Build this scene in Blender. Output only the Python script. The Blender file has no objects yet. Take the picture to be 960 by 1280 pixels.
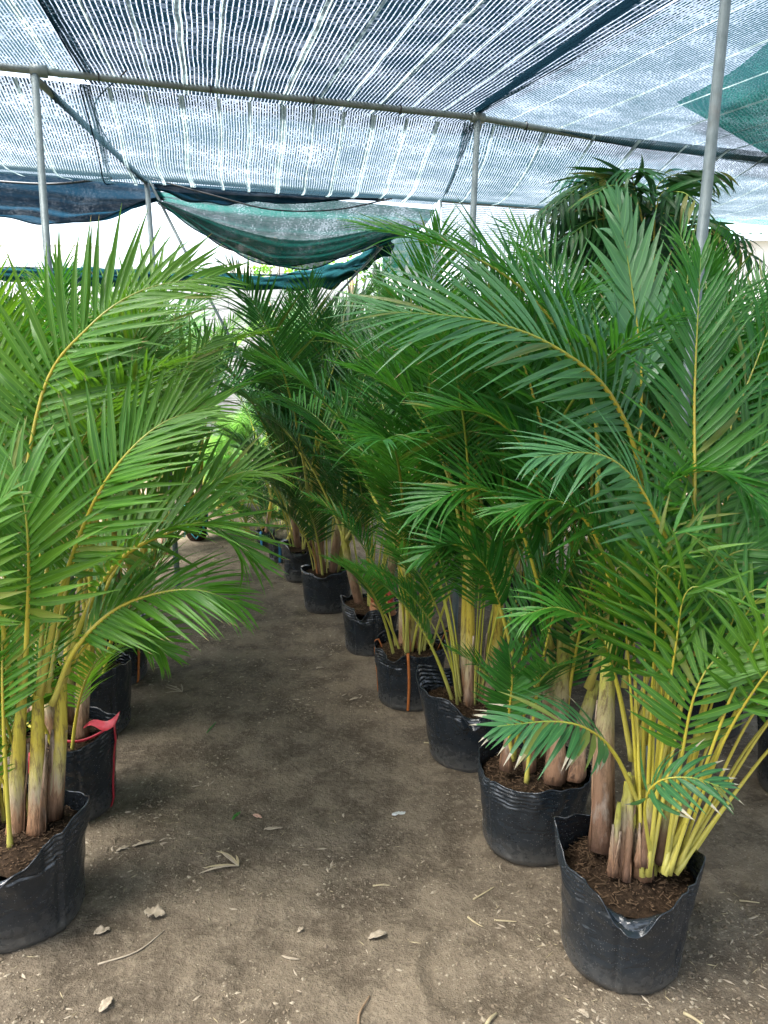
import bpy, math, random
import numpy as np
from mathutils import Vector, Matrix

R = math.radians
scene = bpy.context.scene
col = scene.collection
rng = random.Random(7)
nrs = np.random.RandomState(11)

# ------------------------------------------------------------------ camera
CAM_H, PITCH, FPX = 1.6, R(11.0), 967.0          # focal length in pixels of a 960 x 1280 frame
cam_d = bpy.data.cameras.new('camera')
cam = bpy.data.objects.new('camera', cam_d); col.objects.link(cam)
cam.location = (0, 0, CAM_H); cam.rotation_euler = (R(90) - PITCH, 0, 0)
cam_d.sensor_fit = 'VERTICAL'; cam_d.angle = 2 * math.atan(640 / FPX)
cam_d.clip_start = 0.05; cam_d.clip_end = 3000
scene.camera = cam

# ------------------------------------------------------------------ sky and sun
SUN_EL, SUN_AZ = R(60), R(-112)                   # azimuth measured from +Y (view direction) clockwise
world = bpy.data.worlds.new('World'); scene.world = world; world.use_nodes = True
wn, wl = world.node_tree.nodes, world.node_tree.links
wn.clear()
sky = wn.new('ShaderNodeTexSky'); sky.sky_type = 'NISHITA'; sky.sun_disc = False
sky.sun_elevation = SUN_EL; sky.sun_rotation = SUN_AZ
sky.air_density = 1.0; sky.dust_density = 4.0; sky.ozone_density = 1.5
hsv = wn.new('ShaderNodeHueSaturation'); hsv.inputs['Saturation'].default_value = 0.6   # thin overcast: washed-out blue
bg = wn.new('ShaderNodeBackground'); bg.inputs['Strength'].default_value = 0.14
wo = wn.new('ShaderNodeOutputWorld')
wl.new(sky.outputs[0], hsv.inputs['Color']); wl.new(hsv.outputs[0], bg.inputs['Color']); wl.new(bg.outputs[0], wo.inputs[0])
sun_d = bpy.data.lights.new('sun', 'SUN'); sun_d.energy = 4.6; sun_d.angle = R(32); sun_d.color = (1.0, 0.96, 0.9)
sun = bpy.data.objects.new('sun', sun_d); col.objects.link(sun); sun.location = (-6, 2, 12)
sd = Vector((math.sin(SUN_AZ) * math.cos(SUN_EL), math.cos(SUN_AZ) * math.cos(SUN_EL), math.sin(SUN_EL)))
sun.rotation_euler = (-sd).to_track_quat('-Z', 'Y').to_euler()

vs = scene.view_settings
vs.view_transform = 'Standard'; vs.look = 'None'; vs.gamma = 1; vs.use_curve_mapping = False
vs.exposure = 2.55
scene.render.engine = 'CYCLES'
cy = scene.cycles
cy.use_denoising = True
cy.max_bounces = 7; cy.diffuse_bounces = 4; cy.glossy_bounces = 3; cy.transmission_bounces = 5; cy.transparent_max_bounces = 12
cy.caustics_reflective = False; cy.caustics_refractive = False
cy.sample_clamp_indirect = 8

# ------------------------------------------------------------------ camera geometry helpers (used to estimate where things stand)
cP, sP = math.cos(PITCH), math.sin(PITCH)
def ray(px, py):
    r, u = (px - 480) / FPX, (640 - py) / FPX
    return Vector((r, cP + u * sP, u * cP - sP))
def G(px, py):                                   # point on the ground
    d = ray(px, py); t = -CAM_H / d.z
    return Vector((d.x * t, d.y * t, 0.0))
def D(px, py, depth):                            # point at a depth
    return Vector((0, 0, CAM_H)) + ray(px, py) * depth
def Z(px, py, z):                                # point at a height
    d = ray(px, py); t = (z - CAM_H) / d.z
    return Vector((d.x * t, d.y * t, z))

# ------------------------------------------------------------------ object helpers
def mesh_of(name, verts, faces, mat=None, uv=None, smooth=True):
    me = bpy.data.meshes.new(name)
    me.from_pydata([tuple(v) for v in verts], [], faces)
    if uv is not None:
        lay = me.uv_layers.new(name='UVMap')
        li = np.empty(len(me.loops), dtype=np.int32); me.loops.foreach_get('vertex_index', li)
        lay.data.foreach_set('uv', np.asarray(uv, dtype=np.float32)[li].ravel())
    if mat is not None: me.materials.append(mat)
    if smooth: me.polygons.foreach_set('use_smooth', [True] * len(me.polygons))
    me.update()
    return me
def add(name, me, parent=None, loc=(0, 0, 0), rot=(0, 0, 0), kind=None):
    o = bpy.data.objects.new(name, me); col.objects.link(o)
    o.location = loc; o.rotation_euler = rot
    if parent is not None: o.parent = parent
    if kind: o['kind'] = kind
    return o
def tag(o, label, cat=None, group=None, kind=None):
    o['label'] = label
    if cat: o['category'] = cat
    if group: o['group'] = group
    if kind: o['kind'] = kind
    return o
def empty(name, loc=(0, 0, 0), rz=0.0):
    o = bpy.data.objects.new(name, None); col.objects.link(o)
    o.location = loc; o.rotation_euler = (0, 0, rz); o.empty_display_size = 0.1
    return o
class MB:                                        # mesh collector
    def __init__(s): s.v, s.f, s.uv = [], [], []
    def grid(s, rows, closed_u=False, uvs=None):
        n, m, b = len(rows), len(rows[0]), len(s.v)
        for i, r_ in enumerate(rows):
            for j, p in enumerate(r_):
                s.v.append(tuple(p)); s.uv.append(uvs[i][j] if uvs else (j / max(1, m - 1), i / max(1, n - 1)))
        for i in range(n - 1):
            for j in range(m if closed_u else m - 1):
                k = (j + 1) % m
                s.f.append((b + i * m + j, b + i * m + k, b + (i + 1) * m + k, b + (i + 1) * m + j))
        return s
    def tube(s, pts, rad, n=8, caps=True):
        pts = [Vector(p) for p in pts]; rows, uvs = [], []
        ref = None
        for i, p in enumerate(pts):
            t = (pts[min(i + 1, len(pts) - 1)] - pts[max(i - 1, 0)]).normalized()
            if ref is None:
                ref = t.cross(Vector((0, 1, 0)) if abs(t.y) < 0.8 else Vector((1, 0, 0))).normalized()
            ref = (ref - t * ref.dot(t)).normalized(); b2 = t.cross(ref)
            r_ = rad[i] if isinstance(rad, (list, tuple)) else rad
            rows.append([p + (ref * math.cos(2 * math.pi * k / n) + b2 * math.sin(2 * math.pi * k / n)) * r_ for k in range(n)])
            uvs.append([(k / n, i / max(1, len(pts) - 1)) for k in range(n)])
        b = len(s.v); s.grid(rows, True, uvs)
        if caps:
            s.f.append(tuple(b + k for k in range(n))[::-1]); e = b + (len(rows) - 1) * n
            s.f.append(tuple(e + k for k in range(n)))
        return s
    def box(s, c, sz, M=None):
        b = len(s.v)
        for x in (-.5, .5):
            for y in (-.5, .5):
                for z in (-.5, .5):
                    p = Vector((x * sz[0], y * sz[1], z * sz[2]))
                    if M: p = M @ p
                    s.v.append(tuple(Vector(c) + p)); s.uv.append((0, 0))
        for q in ((0, 1, 3, 2), (4, 6, 7, 5), (0, 4, 5, 1), (2, 3, 7, 6), (0, 2, 6, 4), (1, 5, 7, 3)): s.f.append(tuple(b + k for k in q))
        return s
    def mesh(s, name, mat, smooth=True): return mesh_of(name, s.v, s.f, mat, s.uv, smooth)
def catmull(pts, n):
    pts = [Vector(p) for p in pts]; q = [pts[0] * 2 - pts[1]] + pts + [pts[-1] * 2 - pts[-2]]
    out, segs = [], len(pts) - 1
    for i in range(n + 1):
        x = i / n * segs; k = min(int(x), segs - 1); t = x - k
        a, b, c, d = q[k:k + 4]
        out.append(0.5 * ((2 * b) + (c - a) * t + (2 * a - 5 * b + 4 * c - d) * t * t + (3 * b - a - 3 * c + d) * t ** 3))
    return out
def sstep(a, b, x):
    x = min(1, max(0, (x - a) / (b - a))); return x * x * (3 - 2 * x)

# ------------------------------------------------------------------ material helpers
class NT:
    def __init__(s, name):
        s.m = bpy.data.materials.new(name); s.m.use_nodes = True
        s.n, s.l = s.m.node_tree.nodes, s.m.node_tree.links; s.n.clear()
        s.out = s.n.new('ShaderNodeOutputMaterial')
    def node(s, t, **kw):
        n = s.n.new(t)
        for k, v in kw.items():
            if k.startswith('i_'):
                key = k[2:].replace('_', ' ')
                n.inputs[key].default_value = v
            else: setattr(n, k, v)
        return n
    def link(s, a, b): s.l.new(a, b)
    def math(s, op, a, b=None, c=None, clamp=False):
        n = s.n.new('ShaderNodeMath'); n.operation = op; n.use_clamp = clamp
        for i, x in enumerate((a, b, c)):
            if x is None: continue
            if isinstance(x, (int, float)): n.inputs[i].default_value = x
            else: s.l.new(x, n.inputs[i])
        return n.outputs[0]
    def noise(s, vec, scale, detail=3, rough=.55, dims='3D'):
        n = s.node('ShaderNodeTexNoise', noise_dimensions=dims); n.inputs['Scale'].default_value = scale
        n.inputs['Detail'].default_value = detail; n.inputs['Roughness'].default_value = rough
        if vec is not None: s.l.new(vec, n.inputs['Vector'])
        return n.outputs['Fac']
    def vscale(s, vec, xyz):
        n = s.node('ShaderNodeMapping'); n.inputs['Scale'].default_value = xyz; s.l.new(vec, n.inputs['Vector']); return n.outputs[0]
    def ramp(s, fac, stops, interp='LINEAR'):
        n = s.node('ShaderNodeValToRGB'); cr = n.color_ramp; cr.interpolation = interp
        while len(cr.elements) < len(stops): cr.elements.new(0.5)
        for e, (p, c) in zip(cr.elements, stops):
            e.position = p; e.color = (*c, 1) if not isinstance(c, (int, float)) else (c, c, c, 1)
        s.l.new(fac, n.inputs[0]); return n.outputs[0]
    def mix(s, fac, a, b, blend='MIX'):
        n = s.node('ShaderNodeMix', data_type='RGBA', blend_type=blend)
        for k, x in ((0, fac), (6, a), (7, b)):
            if isinstance(x, (int, float)): n.inputs[k].default_value = x
            elif isinstance(x, tuple): n.inputs[k].default_value = (*x, 1)
            else: s.l.new(x, n.inputs[k])
        return n.outputs[2]
    def bump(s, h, strength=.4, dist=.01, normal=None):
        n = s.node('ShaderNodeBump'); n.inputs['Strength'].default_value = strength; n.inputs['Distance'].default_value = dist
        s.l.new(h, n.inputs['Height'])
        if normal is not None: s.l.new(normal, n.inputs['Normal'])
        return n.outputs[0]
    def bsdf(s, color, rough=.6, normal=None, spec=.5, metal=0.0):
        n = s.node('ShaderNodeBsdfPrincipled')
        for k, x in (('Base Color', color), ('Roughness', rough), ('Metallic', metal), ('Specular IOR Level', spec)):
            if isinstance(x, (int, float)): n.inputs[k].default_value = x
            elif isinstance(x, tuple): n.inputs[k].default_value = (*x, 1)
            else: s.l.new(x, n.inputs[k])
        if normal is not None: s.l.new(normal, n.inputs['Normal'])
        return n.outputs[0]
    def done(s, shader): s.l.new(shader, s.out.inputs['Surface']); return s.m

def leaf_mat(name, lo, hi, young, trans=.34, tipfrac=.42, tipcol=(.30, .19, .09), tipstart=1.0, spec=.45):
    t = NT(name)
    uv = t.node('ShaderNodeUVMap').outputs[0]
    sep = t.node('ShaderNodeSeparateXYZ'); t.link(uv, sep.inputs[0]); u, v = sep.outputs[0], sep.outputs[1]
    oi = t.node('ShaderNodeObjectInfo').outputs['Random']
    isl = t.node('ShaderNodeNewGeometry').outputs['Random Per Island']
    rnd = t.math('FRACT', t.math('ADD', t.math('MULTIPLY', oi, 7.31), isl))
    pos = t.node('ShaderNodeNewGeometry').outputs['Position']
    big = t.noise(pos, 2.3, 2)
    c = t.mix(rnd, lo, hi)
    c = t.mix(t.math('MULTIPLY', t.ramp(big, [(.42, 0.0), (.68, 1.0)]), .6), c, young)
    # midrib, parallel veins, brown scorched tips
    ac = t.math('ABSOLUTE', t.math('SUBTRACT', v, .5))
    rib = t.math('LESS_THAN', ac, .045)
    c = t.mix(t.math('MULTIPLY', rib, .45), c, tuple(min(1, x * 1.9 + .03) for x in young))
    vein = t.math('SINE', t.math('MULTIPLY', v, 75))
    c = t.mix(t.math('MULTIPLY', t.math('ADD', vein, 1), .07), c, tuple(x * .4 for x in lo))
    tip = t.math('MULTIPLY', t.math('GREATER_THAN', t.math('ADD', u, t.math('MULTIPLY', t.noise(pos, 60, 2), .12)), tipstart),
                 t.math('LESS_THAN', t.math('FRACT', t.math('MULTIPLY', rnd, 13.7)), tipfrac))
    c = t.mix(t.math('MULTIPLY', tip, .85), c, tipcol)
    yel = t.math('LESS_THAN', t.math('FRACT', t.math('MULTIPLY', rnd, 29.3)), .045)
    c = t.mix(t.math('MULTIPLY', yel, .6), c, (.20, .19, .035))
    spots = t.math('GREATER_THAN', t.noise(pos, 38, 3), .70)
    c = t.mix(t.math('MULTIPLY', spots, .5), c, (.16, .13, .05))
    nb = t.bump(t.math('ADD', vein, t.math('MULTIPLY', t.noise(pos, 90, 2), 1.2)), .18, .002)
    dust = t.noise(pos, 14, 3)
    rough = t.math('ADD', .22, t.math('MULTIPLY', dust, .28))
    p = t.bsdf(c, rough, nb, spec)
    tr = t.node('ShaderNodeBsdfTranslucent')
    tc = t.mix(.5, c, tuple(min(1, x * 2.2) for x in young)); t.link(tc, tr.inputs[0])
    mx = t.node('ShaderNodeMixShader'); mx.inputs[0].default_value = trans
    t.link(p, mx.inputs[1]); t.link(tr.outputs[0], mx.inputs[2])
    return t.done(mx.outputs[0])
M = {}
M['leaf_young'] = leaf_mat('leaf_young', (.034, .140, .010), (.068, .205, .016), (.125, .265, .014), .34)
M['leaf_mid'] = leaf_mat('leaf_mid', (.010, .088, .014), (.034, .170, .026), (.062, .215, .016), .32)
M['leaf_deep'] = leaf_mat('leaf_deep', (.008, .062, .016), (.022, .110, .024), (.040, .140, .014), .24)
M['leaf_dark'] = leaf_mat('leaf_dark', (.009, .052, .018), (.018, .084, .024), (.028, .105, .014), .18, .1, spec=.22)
M['leaf_scorched'] = leaf_mat('leaf_scorched', (.024, .110, .040), (.046, .160, .060), (.07, .19, .045), .28, .6, (.46, .40, .31), .82)
M['leaf_pale_sheen'] = leaf_mat('leaf_pale_sheen', (.036, .150, .060), (.072, .215, .092), (.085, .23, .060), .26, .4, spec=.75)  # bluish pale tint paints in sky sheen; the unsplit leaf is pale itself
M['leaf_far_lit'] = leaf_mat('leaf_far_lit', (.07, .22, .07), (.13, .31, .09), (.20, .38, .06), .38)  # paler greens paint in the open-sky light on the far palms

def rachis_mat(name, stops):
    t = NT(name)
    uv = t.node('ShaderNodeUVMap').outputs[0]
    sep = t.node('ShaderNodeSeparateXYZ'); t.link(uv, sep.inputs[0])
    pos = t.node('ShaderNodeNewGeometry').outputs['Position']
    n = t.noise(pos, 25, 3)
    f = t.math('ADD', sep.outputs[1], t.math('MULTIPLY', t.math('SUBTRACT', n, .5), .25), clamp=True)
    c = t.ramp(f, stops)
    c = t.mix(t.math('MULTIPLY', t.math('GREATER_THAN', t.noise(pos, 160, 3), .66), .5), c, (.12, .08, .03))
    return t.done(t.bsdf(c, .38, t.bump(n, .2, .003), .5))
M['rachis_yellow'] = rachis_mat('rachis_yellow', [(0, (.42, .38, .09)), (.22, (.44, .38, .045)), (.5, (.38, .31, .032)), (.75, (.24, .28, .04)), (1, (.12, .22, .04))])
M['rachis_green'] = rachis_mat('rachis_green', [(0, (.40, .38, .12)), (.25, (.38, .37, .05)), (.5, (.30, .32, .045)), (.75, (.16, .25, .04)), (1, (.08, .18, .04))])

def stem_mat(name, stops):
    t = NT(name)
    uv = t.node('ShaderNodeUVMap').outputs[0]
    sep = t.node('ShaderNodeSeparateXYZ'); t.link(uv, sep.inputs[0])
    pos = t.node('ShaderNodeNewGeometry').outputs['Position']
    st = t.noise(t.vscale(pos, (85, 85, 7)), 1.0, 5, .72)
    f = t.math('ADD', sep.outputs[1], t.math('MULTIPLY', t.math('SUBTRACT', st, .5), .42), clamp=True)
    c = t.ramp(f, stops)
    dk = t.ramp(t.noise(t.vscale(pos, (60, 60, 14)), 1.0, 5, .7), [(.50, 0.0), (.64, .75)])
    c = t.mix(dk, c, (.085, .048, .026))
    bl = t.ramp(t.noise(t.vscale(pos, (26, 26, 9)), 1.0, 4, .6), [(.58, 0.0), (.74, .45)])
    c = t.mix(t.math('MULTIPLY', bl, t.ramp(f, [(.1, 1.0), (.6, 1.0), (.75, 0.0)])), c, (.42, .385, .33))
    return t.done(t.bsdf(c, .6, t.bump(st, .9, .008), .3))
M['stem_pale'] = stem_mat('stem_pale', [(0, (.24, .12, .06)), (.16, (.34, .19, .10)), (.30, (.40, .32, .20)), (.44, (.42, .36, .12)), (.62, (.46, .36, .05)), (1, (.44, .38, .045))])
M['stem_brown'] = stem_mat('stem_brown', [(0, (.11, .062, .04)), (.22, (.19, .105, .062)), (.45, (.24, .15, .09)), (.62, (.34, .29, .15)), (.8, (.36, .34, .07)), (1, (.34, .34, .06))])
M['sheath'] = stem_mat('dry_sheath', [(0, (.15, .08, .045)), (.3, (.26, .145, .08)), (.6, (.36, .24, .15)), (1, (.44, .35, .26))])
M['sheath_orange'] = stem_mat('orange_sheath', [(0, (.26, .10, .04)), (.4, (.42, .17, .06)), (.8, (.45, .24, .10)), (1, (.40, .28, .16))])

def bag_mat():
    t = NT('black_polythene')
    pos = t.node('ShaderNodeNewGeometry').outputs['Position']
    uv = t.node('ShaderNodeUVMap').outputs[0]
    sep = t.node('ShaderNodeSeparateXYZ'); t.link(uv, sep.inputs[0]); v = sep.outputs[1]
    n1 = t.noise(pos, 9, 4); n2 = t.noise(pos, 48, 4, .6)
    c = t.mix(n1, (.006, .0095, .013), (.015, .021, .027))
    low = t.ramp(t.math('ADD', v, t.math('MULTIPLY', t.math('SUBTRACT', n1, .5), .30)), [(0.0, .85), (.14, .35), (.34, .06), (1.0, .02)])
    dusty = t.math('MULTIPLY', low, t.ramp(n2, [(.3, .35), (.7, 1.0)]))
    c = t.mix(t.math('MULTIPLY', dusty, .8), c, (.15, .135, .11))
    vo = t.node('ShaderNodeTexVoronoi'); vo.inputs['Scale'].default_value = 170; t.link(pos, vo.inputs['Vector'])
    vsep = t.node('ShaderNodeSeparateColor'); t.link(vo.outputs['Color'], vsep.inputs[0])
    speck = t.math('MULTIPLY', t.math('LESS_THAN', vo.outputs['Distance'], .20), t.math('GREATER_THAN', vsep.outputs[0], t.ramp(n1, [(.32, .90), (.65, .55)])))
    c = t.mix(t.math('MULTIPLY', speck, .55), c, (.22, .21, .19))
    scr = t.math('GREATER_THAN', t.noise(t.vscale(pos, (14, 14, 60)), 1.0, 5, .7), .66)
    c = t.mix(t.math('MULTIPLY', scr, .22), c, (.16, .18, .19))
    rough = t.math('ADD', t.math('ADD', .09, t.math('MULTIPLY', n2, .20)), t.math('MULTIPLY', dusty, .5))
    cr = t.node('ShaderNodeTexVoronoi', feature='DISTANCE_TO_EDGE'); cr.inputs['Scale'].default_value = 9; t.link(t.vscale(pos, (1, 1, 1.6)), cr.inputs['Vector'])
    crease = t.math('MINIMUM', cr.outputs['Distance'], .18)
    nb = t.bump(t.math('ADD', t.math('ADD', t.math('MULTIPLY', t.noise(pos, 17, 4), .8), t.math('MULTIPLY', n2, .22)), t.math('MULTIPLY', crease, 1.3)), .5, .014)
    return t.done(t.bsdf(c, rough, nb, .55))
M['bag'] = bag_mat()

def soil_mat(name, a, b, scale=30, bumpd=.012):
    t = NT(name)
    pos = t.node('ShaderNodeNewGeometry').outputs['Position']
    n = t.noise(pos, scale, 5, .7)
    c = t.ramp(n, [(.3, a), (.7, b)])
    return t.done(t.bsdf(c, .95, t.bump(n, .8, bumpd), .1))
M['soil'] = soil_mat('potting_soil', (.012, .008, .005), (.06, .038, .023), 55)
M['husk'] = soil_mat('coir_husk', (.022, .014, .009), (.17, .11, .065), 28, .002)

def ground_mat():
    t = NT('packed_earth')
    pos = t.node('ShaderNodeNewGeometry').outputs['Position']
    a = t.noise(pos, .9, 4, .6); b = t.noise(pos, 5.5, 5, .65); c3 = t.noise(pos, 45, 4, .7); c4 = t.noise(pos, 210, 3, .7)
    c = t.ramp(a, [(.36, (.135, .107, .075)), (.52, (.188, .150, .104)), (.66, (.235, .189, .132))])
    c = t.mix(t.ramp(b, [(.40, .85), (.58, 0.0)]), c, (.080, .062, .042))
    c = t.mix(t.ramp(c3, [(.5, 0.0), (.75, .65)]), c, (.29, .24, .17))
    stain = t.ramp(t.noise(pos, 1.7, 5, .7), [(.55, 0.0), (.68, .42)])
    c = t.mix(stain, c, (.066, .051, .035))
    c = t.mix(t.ramp(c4, [(.30, .55), (.46, 0.0)]), c, (.035, .028, .021))
    # crushed husk specks gathered in patches
    vo = t.node('ShaderNodeTexVoronoi'); vo.inputs['Scale'].default_value = 95; t.link(pos, vo.inputs['Vector'])
    vsep = t.node('ShaderNodeSeparateColor'); t.link(vo.outputs['Color'], vsep.inputs[0])
    patch = t.ramp(t.noise(pos, 3.1, 4, .7), [(.48, .94), (.66, .55)])
    speck = t.math('MULTIPLY', t.math('LESS_THAN', t.math('ADD', vo.outputs['Distance'], t.math('MULTIPLY', c4, .35)), .42), t.math('GREATER_THAN', vsep.outputs[0], patch))
    c = t.mix(t.math('MULTIPLY', speck, .7), c, (.33, .28, .205))
    h = t.math('ADD', t.math('MULTIPLY', b, .7), t.math('ADD', t.math('MULTIPLY', c3, .35), t.math('MULTIPLY', c4, .13)))
    h = t.math('ADD', h, t.math('MULTIPLY', speck, .12))
    rough = t.ramp(a, [(.3, .72), (.6, .95)])
    return t.done(t.bsdf(c, rough, t.bump(h, 1.0, .034), .2))
M['ground'] = ground_mat()

def pipe_mat():
    t = NT('galvanised_pipe')
    pos = t.node('ShaderNodeNewGeometry').outputs['Position']
    n = t.noise(pos, 14, 5, .65)
    c = t.ramp(n, [(.3, (.10, .135, .145)), (.6, (.165, .21, .22))])
    c = t.mix(t.ramp(t.noise(pos, 6, 4), [(.62, 0.0), (.74, .5)]), c, (.13, .095, .07))
    return t.done(t.bsdf(c, .5, t.bump(n, .15, .003), .4, .1))
M['pipe'] = pipe_mat()

def net_mat(name, period, fill, strand, gap, hole, trans, cross=.012):
    """knitted shade cloth: strands along v, finer unresolved threads between them (gap = how closed the gaps are), thin worn spots"""
    t = NT(name)
    uv = t.node('ShaderNodeUVMap').outputs[0]
    sep = t.node('ShaderNodeSeparateXYZ'); t.link(uv, sep.inputs[0]); u, v = sep.outputs[0], sep.outputs[1]
    wob = t.noise(t.vscale(uv, (5, 3, 1)), 1.0, 2)
    uw = t.math('ADD', u, t.math('MULTIPLY', t.math('SUBTRACT', wob, .5), period * .8))
    q = t.math('DIVIDE', uw, period)
    tri = t.math('ABSOLUTE', t.math('SUBTRACT', t.math('FRACT', q), .5))                       # 0 in the middle of a strand, .5 in the gap
    edge = t.math('MULTIPLY', t.math('SUBTRACT', t.noise(t.vscale(uv, (30, 90, 1)), 1.0, 2), .5), .22)
    g = t.math('SUBTRACT', t.math('ADD', tri, edge), fill * .5)
    gapm = t.math('MULTIPLY', t.math('ADD', g, .035), 14.0, clamp=True)                        # soft edge
    comb = t.node('ShaderNodeCombineXYZ'); t.link(t.math('MULTIPLY', t.math('FLOOR', q), 3.7), comb.inputs[0]); t.link(t.math('DIVIDE', v, cross), comb.inputs[1])
    dash = t.noise(comb.outputs[0], .6, 2, .5, '2D')
    patch = t.noise(t.vscale(uv, (1.7, 2.9, 1)), 1.0, 5, .65)
    worn = t.ramp(t.math('ADD', dash, t.math('MULTIPLY', t.math('SUBTRACT', patch, .5), .9)), [(.50, 0.0), (.75, 1.0)])
    thr = t.ramp(t.math('SUBTRACT', dash, t.math('MULTIPLY', t.math('SUBTRACT', patch, .5), .6)), [(.40, 0.0), (.66, 1.0)])
    ga = t.math('ADD', gap, t.math('MULTIPLY', thr, (1 - gap) * .65))
    sa = t.math('SUBTRACT', 1.0, t.math('MULTIPLY', worn, hole))
    al = t.math('ADD', t.math('MULTIPLY', gapm, ga), t.math('MULTIPLY', t.math('SUBTRACT', 1.0, gapm), sa), clamp=True)
    c = t.mix(patch, tuple(min(1, x * 1.25) for x in strand), tuple(x * .6 for x in strand))
    df = t.node('ShaderNodeBsdfDiffuse'); t.link(c, df.inputs[0])
    tl = t.node('ShaderNodeBsdfTranslucent'); t.link(c, tl.inputs[0])
    m1 = t.node('ShaderNodeMixShader'); m1.inputs[0].default_value = trans; t.link(df.outputs[0], m1.inputs[1]); t.link(tl.outputs[0], m1.inputs[2])
    tp = t.node('ShaderNodeBsdfTransparent')
    m2 = t.node('ShaderNodeMixShader'); t.link(al, m2.inputs[0]); t.link(tp.outputs[0], m2.inputs[1]); t.link(m1.outputs[0], m2.inputs[2])
    return t.done(m2.outputs[0])
M['net_dark'] = net_mat('net_dark', .0255, .78, (.005, .017, .028), .05, .16, .25)
M['net_light'] = net_mat('net_light', .0165, .66, (.026, .052, .068), .26, .50, .4)
M['net_mid'] = net_mat('net_mid', .0175, .68, (.013, .040, .052), .24, .45, .4)
M['net_navy'] = net_mat('net_navy', .0120, .92, (.006, .030, .055), .90, .07, .35)
M['net_green'] = net_mat('net_green', .0130, .82, (.008, .105, .085), .50, .28, .45)
M['net_screen'] = net_mat('net_screen', .030, .52, (.10, .13, .135), .15, .6, .5)
def band_mat(name, c):
    t = NT(name)
    pos = t.node('ShaderNodeNewGeometry').outputs['Position']
    cc = t.mix(t.noise(t.vscale(pos, (30, 30, 30)), 1.0, 3), c, tuple(x * .7 for x in c))
    df = t.node('ShaderNodeBsdfDiffuse'); t.link(cc, df.inputs[0])
    tl = t.node('ShaderNodeBsdfTranslucent'); t.link(cc, tl.inputs[0])
    m1 = t.node('ShaderNodeMixShader'); m1.inputs[0].default_value = .8; t.link(df.outputs[0], m1.inputs[1]); t.link(tl.outputs[0], m1.inputs[2])
    return t.done(m1.outputs[0])
M['band'] = band_mat('pale_band', (.42, .54, .55))
M['hem'] = band_mat('dark_hem', (.02, .06, .09))
def plain(name, c, rough=.6, spec=.4, var=.35, scale=40, metal=0.0):
    t = NT(name)
    pos = t.node('ShaderNodeNewGeometry').outputs['Position']
    n = t.noise(pos, scale, 4, .6)
    cc = t.mix(n, tuple(x * (1 - var) for x in c), tuple(min(1, x * (1 + var)) for x in c))
    return t.done(t.bsdf(cc, rough, t.bump(n, .25, .003), spec, metal))
M['cord_orange'] = plain('orange_cord', (.42, .13, .03), .6, .3, .5, 80)
M['cord_red'] = plain('red_ribbon', (.36, .022, .035), .4, .4, .6, 70)
M['cord_teal'] = plain('teal_cord', (.05, .32, .34), .5)
M['cord_blue'] = plain('blue_plastic', (.03, .16, .30), .4)
M['cable'] = plain('black_cable', (.02, .025, .03), .5)
M['dry_leaf'] = plain('dry_leaf', (.34, .285, .21), .85, .2, .3, 60)
M['dry_tan'] = plain('dry_tan_leaf', (.36, .30, .18), .8, .2, .3, 60)
M['dry_pink'] = plain('dry_pink_leaf', (.48, .30, .22), .8, .2, .3, 60)
M['dry_brown'] = plain('dry_brown_leaf', (.22, .15, .09), .85, .2, .35, 60)
M['chip'] = plain('husk_chip', (.30, .255, .185), .9, .15, .35, 25)
M['stone'] = plain('earth_crumb', (.17, .135, .095), .95, .1, .3, 30)
M['plastic_scrap'] = plain('clear_plastic_scrap', (.55, .57, .56), .3, .6, .2, 40)
M['bud_red'] = plain('red_bud', (.36, .05, .03), .5, .4, .4, 30)
M['bud_scale'] = plain('brown_bud_scale', (.28, .13, .06), .7, .3, .4, 40)
M['plaster'] = plain('white_plaster', (.72, .72, .70), .8, .3, .06, 2)
M['window_glass'] = plain('window_glass', (.26, .32, .36), .25, .5, .1, 1)
M['teal_roof'] = plain('teal_metal_sheet', (.22, .40, .38), .5, .5, .15, 4)
M['block'] = plain('grey_concrete_block', (.30, .31, .31), .9, .2, .25, 9)
M['mortar'] = plain('pale_mortar', (.50, .50, .49), .9, .2, .15, 15)
M['bulb'] = plain('frosted_bulb', (.72, .72, .68), .15, .6, .05, 10)
M['bark'] = plain('bark', (.12, .09, .06), .9, .2, .4, 18)

# ================================================================== GROUND
RING = G(598, 1205); RINGP = (RING.x, RING.y, .165)
def lattice_noise(x, y, s, seed):
    rs = np.random.RandomState(seed); T = rs.rand(64, 64)
    X, Y = x * s, y * s
    xi, yi = np.floor(X).astype(int), np.floor(Y).astype(int); fx, fy = X - xi, Y - yi
    fx, fy = fx * fx * (3 - 2 * fx), fy * fy * (3 - 2 * fy)
    g = lambda a, b: T[a % 64, b % 64]
    return (g(xi, yi) * (1 - fx) + g(xi + 1, yi) * fx) * (1 - fy) + (g(xi, yi + 1) * (1 - fx) + g(xi + 1, yi + 1) * fx) * fy - .5
def ground_h(x, y):
    x = np.asarray(x, float); y = np.asarray(y, float)
    near = np.clip(1.5 - np.hypot(x, y - 3) / 14, 0, 1)
    h = .030 * lattice_noise(x, y, 1.1, 1) + .016 * lattice_noise(x, y, 3.7, 2) + .009 * lattice_noise(x, y, 11, 3) + .006 * lattice_noise(x, y, 24, 4) + .0035 * lattice_noise(x, y, 47, 5)
    r = np.hypot(x - RINGP[0], y - RINGP[1])
    h = h + .007 * np.exp(-((r - RINGP[2]) / .012) ** 2) - .005 * (r < RINGP[2])
    return h * near - .012
def gh(x, y): return float(ground_h(x, y))
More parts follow.
